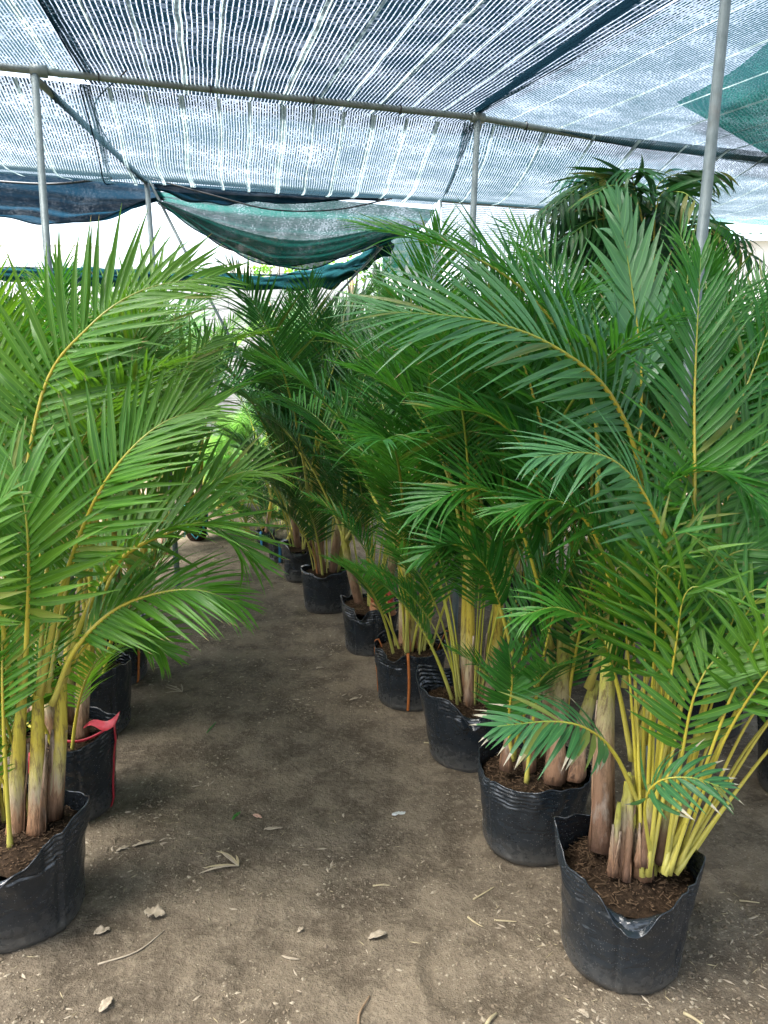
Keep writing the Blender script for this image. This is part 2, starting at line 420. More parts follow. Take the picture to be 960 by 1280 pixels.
def spaced(a, b, step, lo, hi):
    c = list(np.arange(a, b + 1e-6, step)); s = step; x = b
    while x < hi: s *= 1.35; x += s; c.append(min(x, hi))
    s = step; x = a
    while x > lo: s *= 1.35; x -= s; c.insert(0, max(x, lo))
    return np.array(c)
gx = spaced(-1.5, 1.8, .013, -900, 900); gy = spaced(1.4, 4.6, .013, -400, 1800)
GX, GY = np.meshgrid(gx, gy)
GZ = ground_h(GX, GY)
gv = np.stack([GX.ravel(), GY.ravel(), GZ.ravel()], 1)
n_, m_ = len(gy), len(gx)
ii, jj = np.meshgrid(np.arange(n_ - 1), np.arange(m_ - 1), indexing='ij')
b_ = (ii * m_ + jj).ravel()
gf = np.stack([b_, b_ + 1, b_ + m_ + 1, b_ + m_], 1)
ground = add('ground', mesh_of('ground', gv, gf.tolist(), M['ground']))
tag(ground, 'bare packed brown earth of the nursery aisle', kind='structure')

# ================================================================== FROND MACHINERY
def leaflet_verts(bend, twist, seg=6, side=0.0):
    xs = np.linspace(0, 1, seg + 1); v, uv = [], []
    x = z = y = 0.0; prev = 0
    for k, s in enumerate(xs):
        if k:
            ds = s - prev; ph = bend * (s + prev) / 2
            x += ds * math.cos(ph); z -= ds * math.sin(ph); y += ds * side * s
        prev = s
        w = (.30 + .70 * sstep(0, .30, s)) if s < .30 else (1 - ((s - .30) / .70) ** 1.25) ** .92
        w = max(w, .02) * .5
        tw = twist * s
        for a in (-1, 0, 1):
            fold = (.016 if a else 0.0) * w * 2
            v.append((x, y + a * w * math.cos(tw), z + fold + a * w * .07 * math.sin(tw)))
            uv.append((s, .5 + a * .5))
    f = []
    for k in range(seg):
        for a in range(2):
            i = k * 3 + a; f.append((i, i + 3, i + 4, i + 1))
    return np.array(v), f, uv
LEAF_VAR = [leaflet_verts(b, tw) for b, tw in ((.10, .2), (.30, -.3), (.50, .4), (.75, -.2), (1.05, .5), (1.5, .3))]
LEAF_MESH = {}
def leaf_mesh(i, mat):
    if (i, mat) not in LEAF_MESH:
        v, f, uv = LEAF_VAR[i]; LEAF_MESH[(i, mat)] = mesh_of('leaflet', v, f, M[mat], uv)
    return LEAF_MESH[(i, mat)]

def frond_layout(pts, s0, n, Lmax, wid, vlift=32, a0=64, a1=20, nhint=None, rn=rng, droop=1, r0=.008, rough=1.0, one_side=None):
    """rachis tube plus leaflet frames. pts: polyline from the foot of the petiole to the tip"""
    P_ = catmull(pts, 30)
    cum = [0]
    for i in range(1, len(P_)): cum.append(cum[-1] + (P_[i] - P_[i - 1]).length)
    tot = cum[-1]
    def at(s):
        d = s * tot; k = max(i for i in range(len(cum)) if cum[i] <= d + 1e-9); k = min(k, len(P_) - 2)
        t = (d - cum[k]) / max(1e-9, cum[k + 1] - cum[k])
        T = (P_[min(k + 2, len(P_) - 1)] - P_[max(k - 1, 0)]).normalized()
        return P_[k].lerp(P_[k + 1], t), T
    up = Vector(nhint) if nhint else None
    rows = MB(); rad = []
    for i in range(len(P_)):
        s = cum[i] / tot
        rad.append(max(.0011, r0 * (1 - s) ** .75 * (1.35 if s < .04 else 1)))
    rows.tube(P_[::1], rad, 6)
    leaf = []
    for k in range(n):
        t = (k + .5) / n; s = s0 + (1 - s0) * t ** .96
        for side in (-1, 1):
            if one_side and side != one_side: continue
            if rn.random() < .025 * rough: continue
            p, T = at(min(.999, s + rn.uniform(-.004, .004)))
            if up is None:
                N = Vector((0, 0, 1)) - T * T.z
                if N.length < .25:
                    h = Vector((P_[-1].x - P_[0].x, P_[-1].y - P_[0].y, 0)).normalized(); N = -h - T * (-h).dot(T)
            else: N = up - T * up.dot(T)
            N.normalize(); S = T.cross(N).normalized()
            a = R(a0 + (a1 - a0) * t ** 1.15 + rn.uniform(-4, 4) * rough)
            v = R(vlift * (1 - .55 * t) + rn.uniform(-7, 7) * rough)
            Dv = (T * math.cos(a) + (S * side * math.cos(v) + N * math.sin(v)) * math.sin(a)).normalized()
            W = (T - Dv * T.dot(Dv)).normalized(); B = Dv.cross(W)
            if B.dot(N) < 0: W = -W; B = -B
            L = Lmax * (.50 + .50 * math.sin(math.pi * min(1, t * .72 + .22))) * (1 - .42 * t ** 3) * (.62 + .38 * sstep(0, .12, t)) * rn.uniform(.93, 1.06)
            w = wid * (1 - .45 * t ** 2) * rn.uniform(.88, 1.08)
            m = Matrix(((Dv.x * L, W.x * w, B.x * L, p.x), (Dv.y * L, W.y * w, B.y * L, p.y), (Dv.z * L, W.z * w, B.z * L, p.z), (0, 0, 0, 1)))
            x = rn.random()
            base = 0 if x < .38 else 1 if x < .72 else 2 if x < .9 else 3
            if rn.random() < .03 * rough: base = 5
            leaf.append((m, min(5, base + droop - 1)))
    return rows, leaf
def leaflets_mesh(name, leaf, mat):
    V, F, U, b = [], [], [], 0
    for m, i in leaf:
        v, f, uv = LEAF_VAR[i]; A = np.array(m)
        V.append(v @ A[:3, :3].T + A[:3, 3]); F.extend([tuple(b + k for k in q) for q in f]); U.extend(uv); b += len(v)
    return mesh_of(name, np.concatenate(V), F, M[mat], U)

# a library of generic fronds, root at the origin, leaning towards +X
FROND_LIB = {}
def frond_lib(kind, leafmat, rachmat):
    key = (kind, leafmat, rachmat)
    if key in FROND_LIB: return FROND_LIB[key]
    rn = random.Random(100 + kind * 17)
    tilt, bend, L, pet, Lm, n = [(6, 34, 1.30, .40, .38, 30), (13, 48, 1.35, .38, .40, 31), (22, 58, 1.35, .36, .41, 31), (32, 62, 1.25, .34, .39, 30),
                                 (44, 60, 1.15, .34, .36, 28), (10, 70, 1.20, .42, .36, 28), (28, 84, 1.20, .36, .36, 28), (3, 22, 1.20, .40, .36, 28),
                                 (55, 55, .80, .30, .26, 20), (18, 50, .75, .38, .24, 18), (4, 40, 1.45, .50, .34, 25), (9, 62, 1.35, .52, .32, 24), (15, 50, 1.15, .55, .28, 20)][kind]
    pts, x, y, z, ns = [], 0, 0, 0, 14
    sidec = rn.uniform(-.25, .25)
    for i in range(ns + 1):
        pts.append((x, y, z)); s = i / ns
        th = R(tilt + bend * s ** 1.7); x += math.sin(th) * L / ns; z += math.cos(th) * L / ns; y += sidec * s * L / ns
    rows, leaf = frond_layout(pts, pet, n + 10, Lm * .86, .0165, vlift=rn.uniform(22, 40), rn=rn, droop=1 + (kind in (3, 4, 6)), r0=.0085 if kind < 10 else .0068)
    FROND_LIB[key] = (rows.mesh('frond', M[rachmat]), leaflets_mesh('leaflets', leaf, leafmat))
    return FROND_LIB[key]
def put_frond(parent, loc, az, kind, sc, leafmat, rachmat, roll=0.0):
    a, b = frond_lib(kind, leafmat, rachmat)
    o = add('frond', a, parent, loc, (roll, 0, az)); o.scale = (sc, sc, sc)
    l = add('leaflets', b, o, kind='stuff')
    return o
def hero_frond(parent, base, pts, s0, n, Lmax, wid, leafmat, rachmat, separate=True, **kw):
    pts = [Vector(p) - Vector(base) for p in pts]
    rows, leaf = frond_layout(pts, s0, n, Lmax, wid, **kw)
    o = add('frond', rows.mesh('frond', M[rachmat]), parent)
    if separate:
        for m, i in leaf:
            l = bpy.data.objects.new('leaflet', leaf_mesh(i, leafmat)); col.objects.link(l); l.parent = o; l.matrix_local = m
    else: add('leaflets', leaflets_mesh('leaflets', leaf, leafmat), o, kind='stuff')
    return o
def make_stem(parent, foot, top, r, mat, rn, sheath=None, bow=.02):
    foot, top = Vector(foot), Vector(top); mid = (foot + top) / 2 + Vector((rn.uniform(-bow, bow), rn.uniform(-bow, bow), 0))
    P_ = catmull([foot, mid, top], 12)
    prof = [1.22, 1.12, 1.02, .98, 1.0, .97, .93, .90, .86, .80, .74, .66, .52]
    rad = [r * prof[i] * rn.uniform(.97, 1.03) for i in range(13)]
    st = add('stem', MB().tube(P_, rad, 10).mesh('stem', M[mat]), parent)
    if sheath:
        # dried leaf base wrapped part of the way round the cane, pointed at the top
        for q in range(rn.choice((1, 2))):
            mb = MB(); a0 = rn.uniform(0, 6.28); h1 = rn.uniform(.45, .75); rows = []
            for i in range(9):
                f = i / 8; p = foot.lerp(top, f * h1); k = min(11, int(f * h1 * 12)); w = 2.1 * (1 - f ** 1.6) + .12
                rr = r * prof[k] * (1.06 + .14 * f * f)
                rows.append([p + Vector((math.cos(a0 + w * (j / 6 - .5)), math.sin(a0 + w * (j / 6 - .5)), 0)) * (rr + .003 * math.sin(j * 2.1 + i)) for j in range(7)])
            mb.grid(rows)
            sh = add('sheath', mb.mesh('sheath', M[sheath]), st)
            so = sh.modifiers.new('thickness', 'SOLIDIFY'); so.thickness = .002
    return st

def auto_palm(palm, seed, stems=5, height=1.0, spread=.07, leafmat='leaf_mid', rachmat='rachis_green', stemmat='stem_pale', per=5, shoots=4, avoid=None,
              kinds=(0, 1, 2, 3, 5, 7), sheath='sheath', stem_h=(.30, .62), shoot_kinds=(9, 9, 7, 8)):
    rn = random.Random(seed)
    for s in range(stems):
        a = 6.283 * s / stems + rn.uniform(-.4, .4); rr = spread * rn.uniform(.35, 1.0)
        foot = Vector((math.cos(a) * rr, math.sin(a) * rr, -.05)); h = rn.uniform(*stem_h) * height
        lean = rn.uniform(.03, .13)
        top = foot + Vector((math.cos(a) * lean, math.sin(a) * lean, h + .05))
        r = rn.uniform(.016, .029) * (.7 + .3 * height)
        make_stem(palm, foot, top, r, stemmat, rn, sheath if rn.random() < .8 else None)
        az0 = a + rn.uniform(-.5, .5)
        for k in range(per):
            az = az0 + (0 if k % 2 else math.pi) * (.8 + .3 * rn.random()) + rn.uniform(-.7, .7)
            if avoid and any(abs((az - c + math.pi) % (2 * math.pi) - math.pi) < w for c, w in avoid) and rn.random() < .8: az += math.pi * rn.uniform(.6, 1.4)
            kd = kinds[min(len(kinds) - 1, int(rn.random() * len(kinds)))]
            put_frond(palm, foot.lerp(top, rn.uniform(.82, .98)), az, kd, height * rn.uniform(.82, 1.12), leafmat, rachmat, rn.uniform(-.10, .10))
    for s in range(shoots):
        a = rn.uniform(0, 6.283); rr = spread * rn.uniform(.5, 1.3)
        put_frond(palm, (math.cos(a) * rr, math.sin(a) * rr, -.03), a + rn.uniform(-.5, .5), rn.choice(shoot_kinds), height * rn.uniform(.6, 1.0), leafmat, rachmat)

# ================================================================== GROW BAGS
BAG_H = .30
def bag_parts(root, seed, r=.175, h=BAG_H, peaks=((.4, .04, .5), (3.3, .03, .5)), dips=((4.6, .05, .5),), soil_z=.235, nu=160, nv=72, lean=(0, 0), seams=(4.2, 5.5), ribs=True):
    rn = random.Random(seed); ph = [rn.uniform(0, 6.28) for _ in range(8)]
    da = lambda a, b: (a - b + math.pi) % (2 * math.pi) - math.pi
    def rim(th):
        z = h + .006 * math.sin(3 * th + ph[0]) + .004 * math.sin(7 * th + ph[1]) + .0025 * math.sin(13 * th + ph[7])
        for c, a, w in peaks: z += a * math.exp(-abs(da(th, c) / w) ** 1.25)
        return z
    FO = .80                                                                     # the lip folds outwards above this share of the height
    def wall(th, f):
        z = rim(th) * f
        rr = r * (.93 + .09 * sstep(0, 1, f)) * (1 + .015 * math.sin(2 * th + ph[2]) + .008 * math.sin(5 * th + ph[3] + 3 * f))
        rr -= r * .055 * (1 - sstep(0, .07, f))                                  # rounded foot
        rr += .0048 * (abs(math.sin(3.5 * th + ph[4] + 2.2 * f)) - .5) * sstep(.25, 1, f) + .0038 * (abs(math.sin(8.5 * th + ph[5] - 5 * f)) - .5) * sstep(.2, .9, f)
        rr -= .004 * abs(math.sin(3 * f * 3.1 + 2 * math.sin(2 * th + ph[6]))) * .5
        for c, a, w in peaks: rr += .42 * a * math.exp(-abs(da(th, c) / (w * .7)) ** 1.3) * sstep(.55, 1, f)
        for c, a, w in dips:                                                      # buckled under the fold
            e = math.exp(-(da(th, c) / w) ** 2); rr += a * .20 * e * math.exp(-((f - .72) / .10) ** 2) + a * .10 * e * math.sin(12 * da(th, c) + 9 * f) * sstep(.4, .7, f)
            for s_ in (-1, 1): rr -= .20 * a * math.exp(-abs(da(th, c + s_ * w * 1.2) / .07)) * sstep(.45, .9, f)
        if ribs and .74 < f < .985: rr += .0010 * (1 + .8 * math.sin(2 * th + ph[3])) * math.sin((f - .74) / .245 * 5 * 2 * math.pi)
        for c in seams: rr -= .0062 * math.exp(-(da(th, c) / .034) ** 2) * sstep(.02, .1, f) - .0036 * math.exp(-(da(th, c + .085) / .045) ** 2)
        return rr, z
    def P(th, f, inner=0.0):
        rr, z = wall(th, f)
        if f > FO:
            e = min(1, sum([min(1, a / .05) * math.exp(-abs(da(th, c) / w) ** 2) for c, a, w in dips] + [0]))
            if e > .01:
                r0_, z0_ = wall(th, FO); t_ = f - FO; ang = e * 2.05 + .30 * math.sin(9 * th + ph[1]) * e + .18 * math.sin(17 * th + ph[2]) * e; L_ = rim(th) * t_
                k_ = min(1, t_ / (1 - FO) * 1.9); an = ang * k_
                rr = rr * (1 - e) + e * (r0_ + (rr - r0_) * .3 + L_ * math.sin(an) * .75 + .002); z = z * (1 - e) + e * (z0_ + L_ * math.cos(an) * .9)
        return Vector((math.cos(th) * rr + lean[0] * z, math.sin(th) * rr + lean[1] * z, z + .001))
    rows, uvs = [], []
    ths = [2 * math.pi * j / nu for j in range(nu)]
    rows.append([Vector((math.cos(t) * r * .3, math.sin(t) * r * .3, .001)) for t in ths]); uvs.append([(j / nu, 0) for j in range(nu)])
    for i in range(nv + 1):
        f = (i / nv) ** .85; rows.append([P(t, f) for t in ths]); uvs.append([(j / nu, f) for j in range(nu)])
    bw_ = add('bag_wall', MB().grid(rows, True, uvs).mesh('bag_wall', M['bag']), root)
    so_ = bw_.modifiers.new('thickness', 'SOLIDIFY'); so_.thickness = .003; so_.offset = -1
    # soil
    rows = []
    for i in range(9):
        q = i / 8
        rows.append([Vector((math.cos(t) * r * .985 * q + lean[0] * soil_z, math.sin(t) * r * .985 * q + lean[1] * soil_z,
                             soil_z + .022 * (1 - q * q) + .007 * math.sin(3 * t + ph[6] + 6 * q) * q + rn.uniform(-.004, .004))) for t in ths[::2]])
    so = add('soil', MB().grid(rows, True).mesh('soil', M['soil']), root)
    return P, so, rn
def mulch(so, rn, r, z, lean, n=220):
    mb = MB()
    for k in range(n):
        a = rn.uniform(0, 6.283); q = math.sqrt(rn.random()) * r * .92; L = rn.choice((.004, .006, .008, .012, .020)) * rn.uniform(.7, 1.3); az = rn.uniform(0, 6.28)
        c = Vector((math.cos(a) * q + lean[0] * z, math.sin(a) * q + lean[1] * z, z + .022 * (1 - (q / r) ** 2) + rn.uniform(.002, .010)))
        Mx = Matrix.Rotation(az, 3, 'Z') @ Matrix.Rotation(rn.uniform(-.35, .35), 3, 'Y')
        mb.box(c, (L, rn.uniform(.0012, .0035), .0014), Mx)
    add('husk_mulch', mb.mesh('husk_mulch', M['husk'], False), so, kind='stuff')
def band_over(root, P, th, mat, width=.010, r=.0025, name='tie_cord', over=True, z0=.02):
    pts = [P(th + .04 * math.sin(f * 3), f) * 1.0 + Vector((math.cos(th), math.sin(th), 0)) * .004 for f in [z0 + (1 - z0) * i / 10 for i in range(11)]]
    top = P(th, 1.0)
    if over: pts += [top + Vector((0, 0, .006)) - Vector((math.cos(th), math.sin(th), 0)) * .012, top * .62 + Vector((0, 0, -.004))]
    rows = []
    t = Vector((-math.sin(th), math.cos(th), 0))
    mb = MB()
    o = Vector((math.cos(th), math.sin(th), 0))
    for p in pts: rows.append([p - t * width / 2, p - t * width / 2 + o * r, p + t * width / 2 + o * r, p + t * width / 2])
    mb.grid(rows, True)
    return add(name, mb.mesh(name, M[mat]), root)

ORD = ['first', 'second', 'third', 'fourth', 'fifth', 'sixth', 'seventh', 'eighth', 'ninth', 'tenth']
BAGS, PALMS = {}, {}
def bag_at(key, px, py, label, seed, group, fine=True, **kw):
    g = G(px, py)
    root = empty('grow_bag', (g.x, g.y, gh(g.x, g.y)), kw.pop('rz', 0.0))
    tag(root, label, 'grow bag', group)
    if not fine: kw.update(nu=48, nv=16)
    P, so, rn = bag_parts(root, seed, **kw)
    mulch(so, rn, kw.get('r', .175), kw.get('soil_z', .235), kw.get('lean', (0, 0)), 750 if fine else 90)
    BAGS[key] = (root, P)
    return root, P
def palm_at(key, label, group=None, px=None, py=None, z=.245, name='areca_palm'):
    if px is None: l = BAGS[key][0].location; loc = (l.x, l.y, l.z + z)
    else: g = G(px, py); loc = (g.x, g.y, z)
    p = empty(name, loc); tag(p, label, 'palm', group); PALMS[key] = p
    return p
RG, LG, SG = 'black grow bags of the right row', 'black grow bags of the left row', 'black grow bags of the row behind on the right'
# angles: 4.71 (-pi/2) faces the camera
bag_at('R1', 774, 1186, 'black grow bag with torn dipping lip at the front end of the right row', 1, RG, r=.176, h=.298,
       peaks=((2.75, .060, .42), (5.95, .030, .5), (.9, .02, .6)), dips=((4.50, .046, .62),), seams=(4.35, 5.42), soil_z=.245, lean=(.02, 0))
bag_at('R2', 664, 1046, 'black grow bag with ribbed lip, second from the front in the right row', 2, RG, r=.180, h=.275,
       peaks=((2.6, .022, .5), (5.9, .02, .4)), dips=((5.5, .018, .3),), seams=(5.55, 3.6), soil_z=.235)
bag_at('R3', 585, 940, 'black grow bag leaning back, third from the front in the right row', 3, RG, r=.168, h=.30,
       peaks=((2.7, .055, .6),), dips=((4.9, .06, .5),), seams=(3.9, 5.2), soil_z=.23, lean=(-.10, .05))
_, P4 = bag_at('R4', 512, 868, 'black grow bag tied with orange cord, fourth from the front in the right row', 4, RG, r=.165, h=.285,
               peaks=((.2, .07, .35), (2.4, .02, .5)), dips=((4.2, .03, .4),), seams=(4.0, 5.6), soil_z=.25)
for th in (4.62, 2.9, .05): band_over(BAGS['R4'][0], P4, th, 'cord_orange', .012)
bag_at('R5', 463, 806, 'black grow bag with deeply creased front, holding the palm with a red bud', 5, RG, r=.158, h=.28,
       peaks=((.3, .04, .4), (3.0, .03, .4)), dips=((4.4, .04, .25), (5.3, .03, .25)), seams=(4.1, 4.9), soil_z=.25)
bag_at('R6', 409, 755, 'wide black grow bag, sixth from the front in the right row', 6, RG, fine=False, r=.165, h=.28,
       peaks=((5.9, .03, .4),), dips=((4.7, .03, .4),), soil_z=.24)
bag_at('R7', 379, 720, 'black grow bag, seventh from the front in the right row', 7, RG, fine=False, r=.155, h=.28, soil_z=.24)
bag_at('R8', 349, 699, 'small black grow bag near the far end of the right row', 8, RG, fine=False, r=.085, h=.17, soil_z=.14,
       peaks=((.4, .01, .5),), dips=((4.6, .01, .5),))
bag_at('R9', 332, 684, 'tiny black grow bag at the far end of the right row', 9, RG, fine=False, r=.08, h=.16, soil_z=.13,
       peaks=((.4, .01, .5),), dips=((4.6, .01, .5),))
bag_at('S1', 1000, 985, 'black grow bag cut off by the right frame edge', 21, SG, r=.165, soil_z=.25)
bag_at('S2', 880, 905, 'black grow bag behind the yellow stems of the front right palm', 22, SG, fine=False, r=.165, soil_z=.25)
bag_at('S3', 742, 838, 'black grow bag seen between stems behind the second right row palm', 23, SG, fine=False, r=.165, soil_z=.25)
bag_at('S4', 662, 780, 'black grow bag in the dark behind the third right row palm', 24, SG, fine=False, r=.165, soil_z=.25)
bag_at('L1', 30, 1140, 'large dusty black grow bag with torn lip at the front of the left row', 11, LG, r=.185, h=.30,
       peaks=((.15, .06, .45), (2.6, .03, .5)), dips=((4.95, .042, .5), (3.9, .03, .4)), seams=(5.75, 4.4), soil_z=.25)
_, PL2 = bag_at('L2', 88, 1003, 'black grow bag with red ribbon, second from the front in the left row', 12, LG, r=.178, h=.30,
                peaks=((.1, .055, .35),), dips=((4.0, .02, .4),), seams=(5.3, 4.4), soil_z=.25)
bag_at('L3', 118, 905, 'black grow bag with shiny folded lip, third from the front in the left row', 13, LG, r=.172, h=.30,
       peaks=((5.6, .03, .4),), dips=((4.7, .05, .5),), seams=(5.6, 4.1), soil_z=.24)
_, PL4 = bag_at('L4', 146, 845, 'black grow bag with orange cord, fourth from the front in the left row', 14, LG, r=.168, h=.30, soil_z=.25)
band_over(BAGS['L4'][0], PL4, 5.75, 'cord_orange', .013)
# red ribbon round L2: a strap down the side, one over the lip and a loose flag
b2 = BAGS['L2'][0]
band_over(b2, PL2, 6.15, 'cord_red', .012, name='ribbon')
band_over(b2, PL2, 4.45, 'cord_red', .014, name='ribbon')
tp = PL2(6.15, 1.0)
mb = MB(); rows = []
for i in range(9):
    f = i / 8; c = tp + Vector((-.09 + .13 * f, -.035 - .02 * f, .006 + .035 * f + .012 * math.sin(f * 7))); w = .008 + .034 * f
    rows.append([c + Vector((-.2 * w, -.3 * w, -w / 2)), c + Vector((.006 * math.sin(i * 2), .008, 0)), c + Vector((.1 * w, .3 * w, w / 2))])
fl = add('ribbon_flag', mb.grid(rows).mesh('ribbon_flag', M['cord_red']), b2)
fl.modifiers.new('thickness', 'SOLIDIFY').thickness = .0015
rows = [[tp + Vector((-.22 + .22 * f, -.03 - .02 * math.sin(f * 3.1), -.03 + .03 * f - .03 * math.sin(f * 3.14) + dz)) for dz in (0, .010)] for f in [i / 10 for i in range(11)]]
rb = add('ribbon', MB().grid(rows).mesh('ribbon', M['cord_red']), b2); rb.modifiers.new('thickness', 'SOLIDIFY').thickness = .002

# far left: root ball wrapped with teal cord
g = G(246, 672)
rbt = empty('root_ball', (g.x, g.y, gh(g.x, g.y)))
tag(rbt, 'dark root ball laced with teal cord at the far end of the left row', 'root ball')
rows = []
for i in range(15):
    f = i / 14; rows.append([Vector((math.cos(t) * (.10 * (1 - .35 * (2 * f - 1) ** 4) + .006 * math.sin(5 * t + i)), math.sin(t) * .10 * (1 - .35 * (2 * f - 1) ** 4), .36 * f)) for t in [2 * math.pi * j / 28 for j in range(28)]])
add('wrap', MB().grid(rows, True).mesh('wrap', M['soil']), rbt)
for k in range(9):
    pts = [Vector((math.cos(a) * .108, math.sin(a) * .108, .03 + .30 * (i / 16 if k % 2 else 1 - i / 16))) for i, a in enumerate([k * .7 + j * .13 for j in range(17)])]
    add('lacing', MB().tube(pts, .005, 5).mesh('lacing', M['cord_teal']), rbt)
# blue ties on the small far bags
for key, th in (('R8', 4.9), ('R9', 4.4)):
    band_over(BAGS[key][0], BAGS[key][1], th, 'cord_blue', .02)

# ================================================================== PALMS OF THE FRONT
def pxs(*a): return [D(*p) for p in a]
TOCAM = (0, -.75, .65)
def loc(palm): return Vector(palm.location)

# ---- left row, first palm
p = palm_at('L1', 'yellow-stemmed areca palm with tall feathery fronds in the front left bag')
b = loc(p); rn = random.Random(41)
def stem_px(p, foot, top, r, mat, sheath=None, seed=1):
    b = loc(p); make_stem(p, D(*foot) - b, D(*top) - b, r, mat, random.Random(seed), sheath, .008)
for q, (ft, tp_, r_) in enumerate((((18, 1050, 2.24), (28, 865, 2.20), .022), ((45, 1045, 2.24), (48, 862, 2.22), .023), ((66, 1020, 2.30), (78, 850, 2.26), .023), ((-25, 1040, 2.24), (-12, 850, 2.22), .032))):
    stem_px(p, ft, tp_, r_, 'stem_pale', 'sheath', 60 + q)
HL = dict(leafmat='leaf_young', rachmat='rachis_yellow')
hero_frond(p, b, pxs((28, 868, 2.2), (22, 700, 2.16), (52, 495, 2.12), (110, 410, 2.10), (180, 362, 2.14), (268, 346, 2.2)), .47, 34, .34, .0215, nhint=(.15, -.8, .6), vlift=24, a0=62, a1=16, rn=random.Random(1), r0=.010, **HL)
hero_frond(p, b, pxs((50, 868, 2.2), (75, 745, 2.12), (112, 640, 2.06), (152, 575, 2.03), (205, 528, 2.05), (268, 508, 2.1)), .36, 38, .31, .0195, nhint=(.1, -.7, .7), vlift=28, a0=62, a1=18, rn=random.Random(2), r0=.010, **HL)
hero_frond(p, b, pxs((66, 880, 2.2), (92, 815, 2.12), (140, 765, 2.10), (196, 742, 2.08), (250, 738, 2.06), (300, 756, 2.08)), .34, 38, .26, .0160, nhint=(.0, -.45, .9), vlift=6, a0=60, a1=16, rn=random.Random(3), r0=.009, droop=2, **HL)
hero_frond(p, b, pxs((78, 852, 2.24), (108, 765, 2.2), (150, 700, 2.16), (205, 668, 2.14), (262, 655, 2.14), (318, 700, 2.16)), .34, 34, .32, .019, nhint=(0, -.3, .95), vlift=34, a0=64, a1=16, rn=random.Random(4), r0=.010, droop=1, **HL)
hero_frond(p, b, pxs((30, 870, 2.18), (34, 780, 2.05), (36, 700, 1.98), (30, 630, 1.95), (12, 570, 1.95)), .38, 22, .30, .024, nhint=(-.1, -.8, .5), vlift=20, rn=random.Random(5), r0=.009, **HL)
# further fronds of the same clump, leaflets joined
for q, (pts, n, L, nh) in enumerate((
        (((18, 880, 2.2), (0, 760, 2.1), (-20, 640, 2.05), (-70, 560, 2.05)), 24, .34, TOCAM),
        (((48, 866, 2.24), (60, 700, 2.3), (90, 560, 2.4), (130, 470, 2.5), (200, 420, 2.6)), 28, .38, TOCAM),
        (((10, 860, 2.22), (6, 700, 2.2), (-6, 540, 2.2), (-40, 440, 2.25), (-90, 400, 2.3)), 28, .40, TOCAM),
        (((72, 870, 2.26), (96, 820, 2.24), (130, 790, 2.2), (175, 790, 2.18), (210, 820, 2.18)), 18, .22, (0, -.3, 1)),
        (((60, 866, 2.24), (90, 700, 2.3), (130, 560, 2.38), (165, 470, 2.45), (180, 390, 2.5)), 28, .36, (-.2, -.9, .3)),
        (((0, 870, 2.2), (-20, 740, 2.0), (-14, 650, 1.9), (16, 610, 1.85)), 20, .26, TOCAM))):
    hero_frond(p, b, pxs(*pts), .36, n + 8, L * .86, .0195, separate=False, nhint=nh, vlift=26, rn=random.Random(70 + q), **HL)
for q in range(9):
    a = rn.uniform(0, 6.28); put_frond(p, (math.cos(a) * .07, math.sin(a) * .07, 0), rn.uniform(1.2, 4.2), rn.choice((9, 7, 0)), rn.uniform(.6, .85), 'leaf_young', 'rachis_yellow')

# ---- left row, second palm
p = palm_at('L2', 'areca palm in the red-ribboned bag, fronds arching over the aisle')
b = loc(p)
for q, (ft, tp_, r_) in enumerate((((62, 925, 2.75), (60, 800, 2.72), .024), ((100, 925, 2.8), (104, 800, 2.8), .022), ((85, 905, 2.95), (88, 780, 2.95), .024))):
    stem_px(p, ft, tp_, r_, 'stem_pale', 'sheath', 80 + q)
hero_frond(p, b, pxs((100, 830, 2.8), (140, 720, 2.72), (205, 650, 2.66), (255, 612, 2.62), (305, 590, 2.6), (352, 592, 2.62)), .36, 32, .31, .0205, nhint=(0, -.6, .8), vlift=30, a0=62, a1=16, rn=random.Random(12), r0=.010, **HL)
hero_frond(p, b, pxs((90, 830, 2.8), (110, 640, 2.76), (140, 500, 2.7), (165, 420, 2.7), (200, 350, 2.75), (250, 335, 2.85)), .42, 32, .34, .0205, nhint=(-.2, -.8, .4), vlift=24, rn=random.Random(13), r0=.010, **HL)
hero_frond(p, b, pxs((104, 830, 2.8), (150, 680, 2.8), (190, 560, 2.8), (225, 470, 2.82), (268, 420, 2.9)), .40, 32, .31, .0205, nhint=(.2, -.9, .4), vlift=24, rn=random.Random(14), r0=.010, **HL)
auto_palm(p, 302, stems=2, height=.95, leafmat='leaf_young', rachmat='rachis_yellow', per=6, shoots=5, kinds=(0, 1, 7, 0, 2))

# ---- right row, first palm: thick brown cane plus a spray of yellow shoots leaning right
p = palm_at('R1', 'areca palm with thick brown cane and yellow shoots in the front right bag')
b = loc(p); rn = random.Random(51)
for q, (ft, tp_, r_, mt) in enumerate((((752, 1062, 2.12), (762, 800, 2.16), .029, 'stem_brown'), ((776, 1090, 2.06), (790, 970, 2.06), .022, 'stem_brown'),
                                       ((805, 1095, 2.04), (816, 975, 2.04), .022, 'stem_brown'), ((790, 1075, 2.16), (800, 900, 2.2), .024, 'stem_brown'))):
    stem_px(p, ft, tp_, r_, mt, 'sheath', 90 + q)
for q in range(13):                               # slim canes crowding the foot of the clump
    r2 = random.Random(700 + q); x_ = 768 + 6.2 * q + r2.uniform(-5, 5); d_ = 2.06 + r2.uniform(-.05, .08)
    make_stem(p, D(x_, r2.uniform(1072, 1102), d_) - b, D(x_ + 4 + 1.6 * q + r2.uniform(-8, 8), r2.uniform(960, 1030), d_) - b, r2.uniform(.009, .014), r2.choice(('stem_brown', 'stem_pale', 'stem_brown')), r2, 'sheath', .006)
HR = dict(leafmat='leaf_mid', rachmat='rachis_yellow')
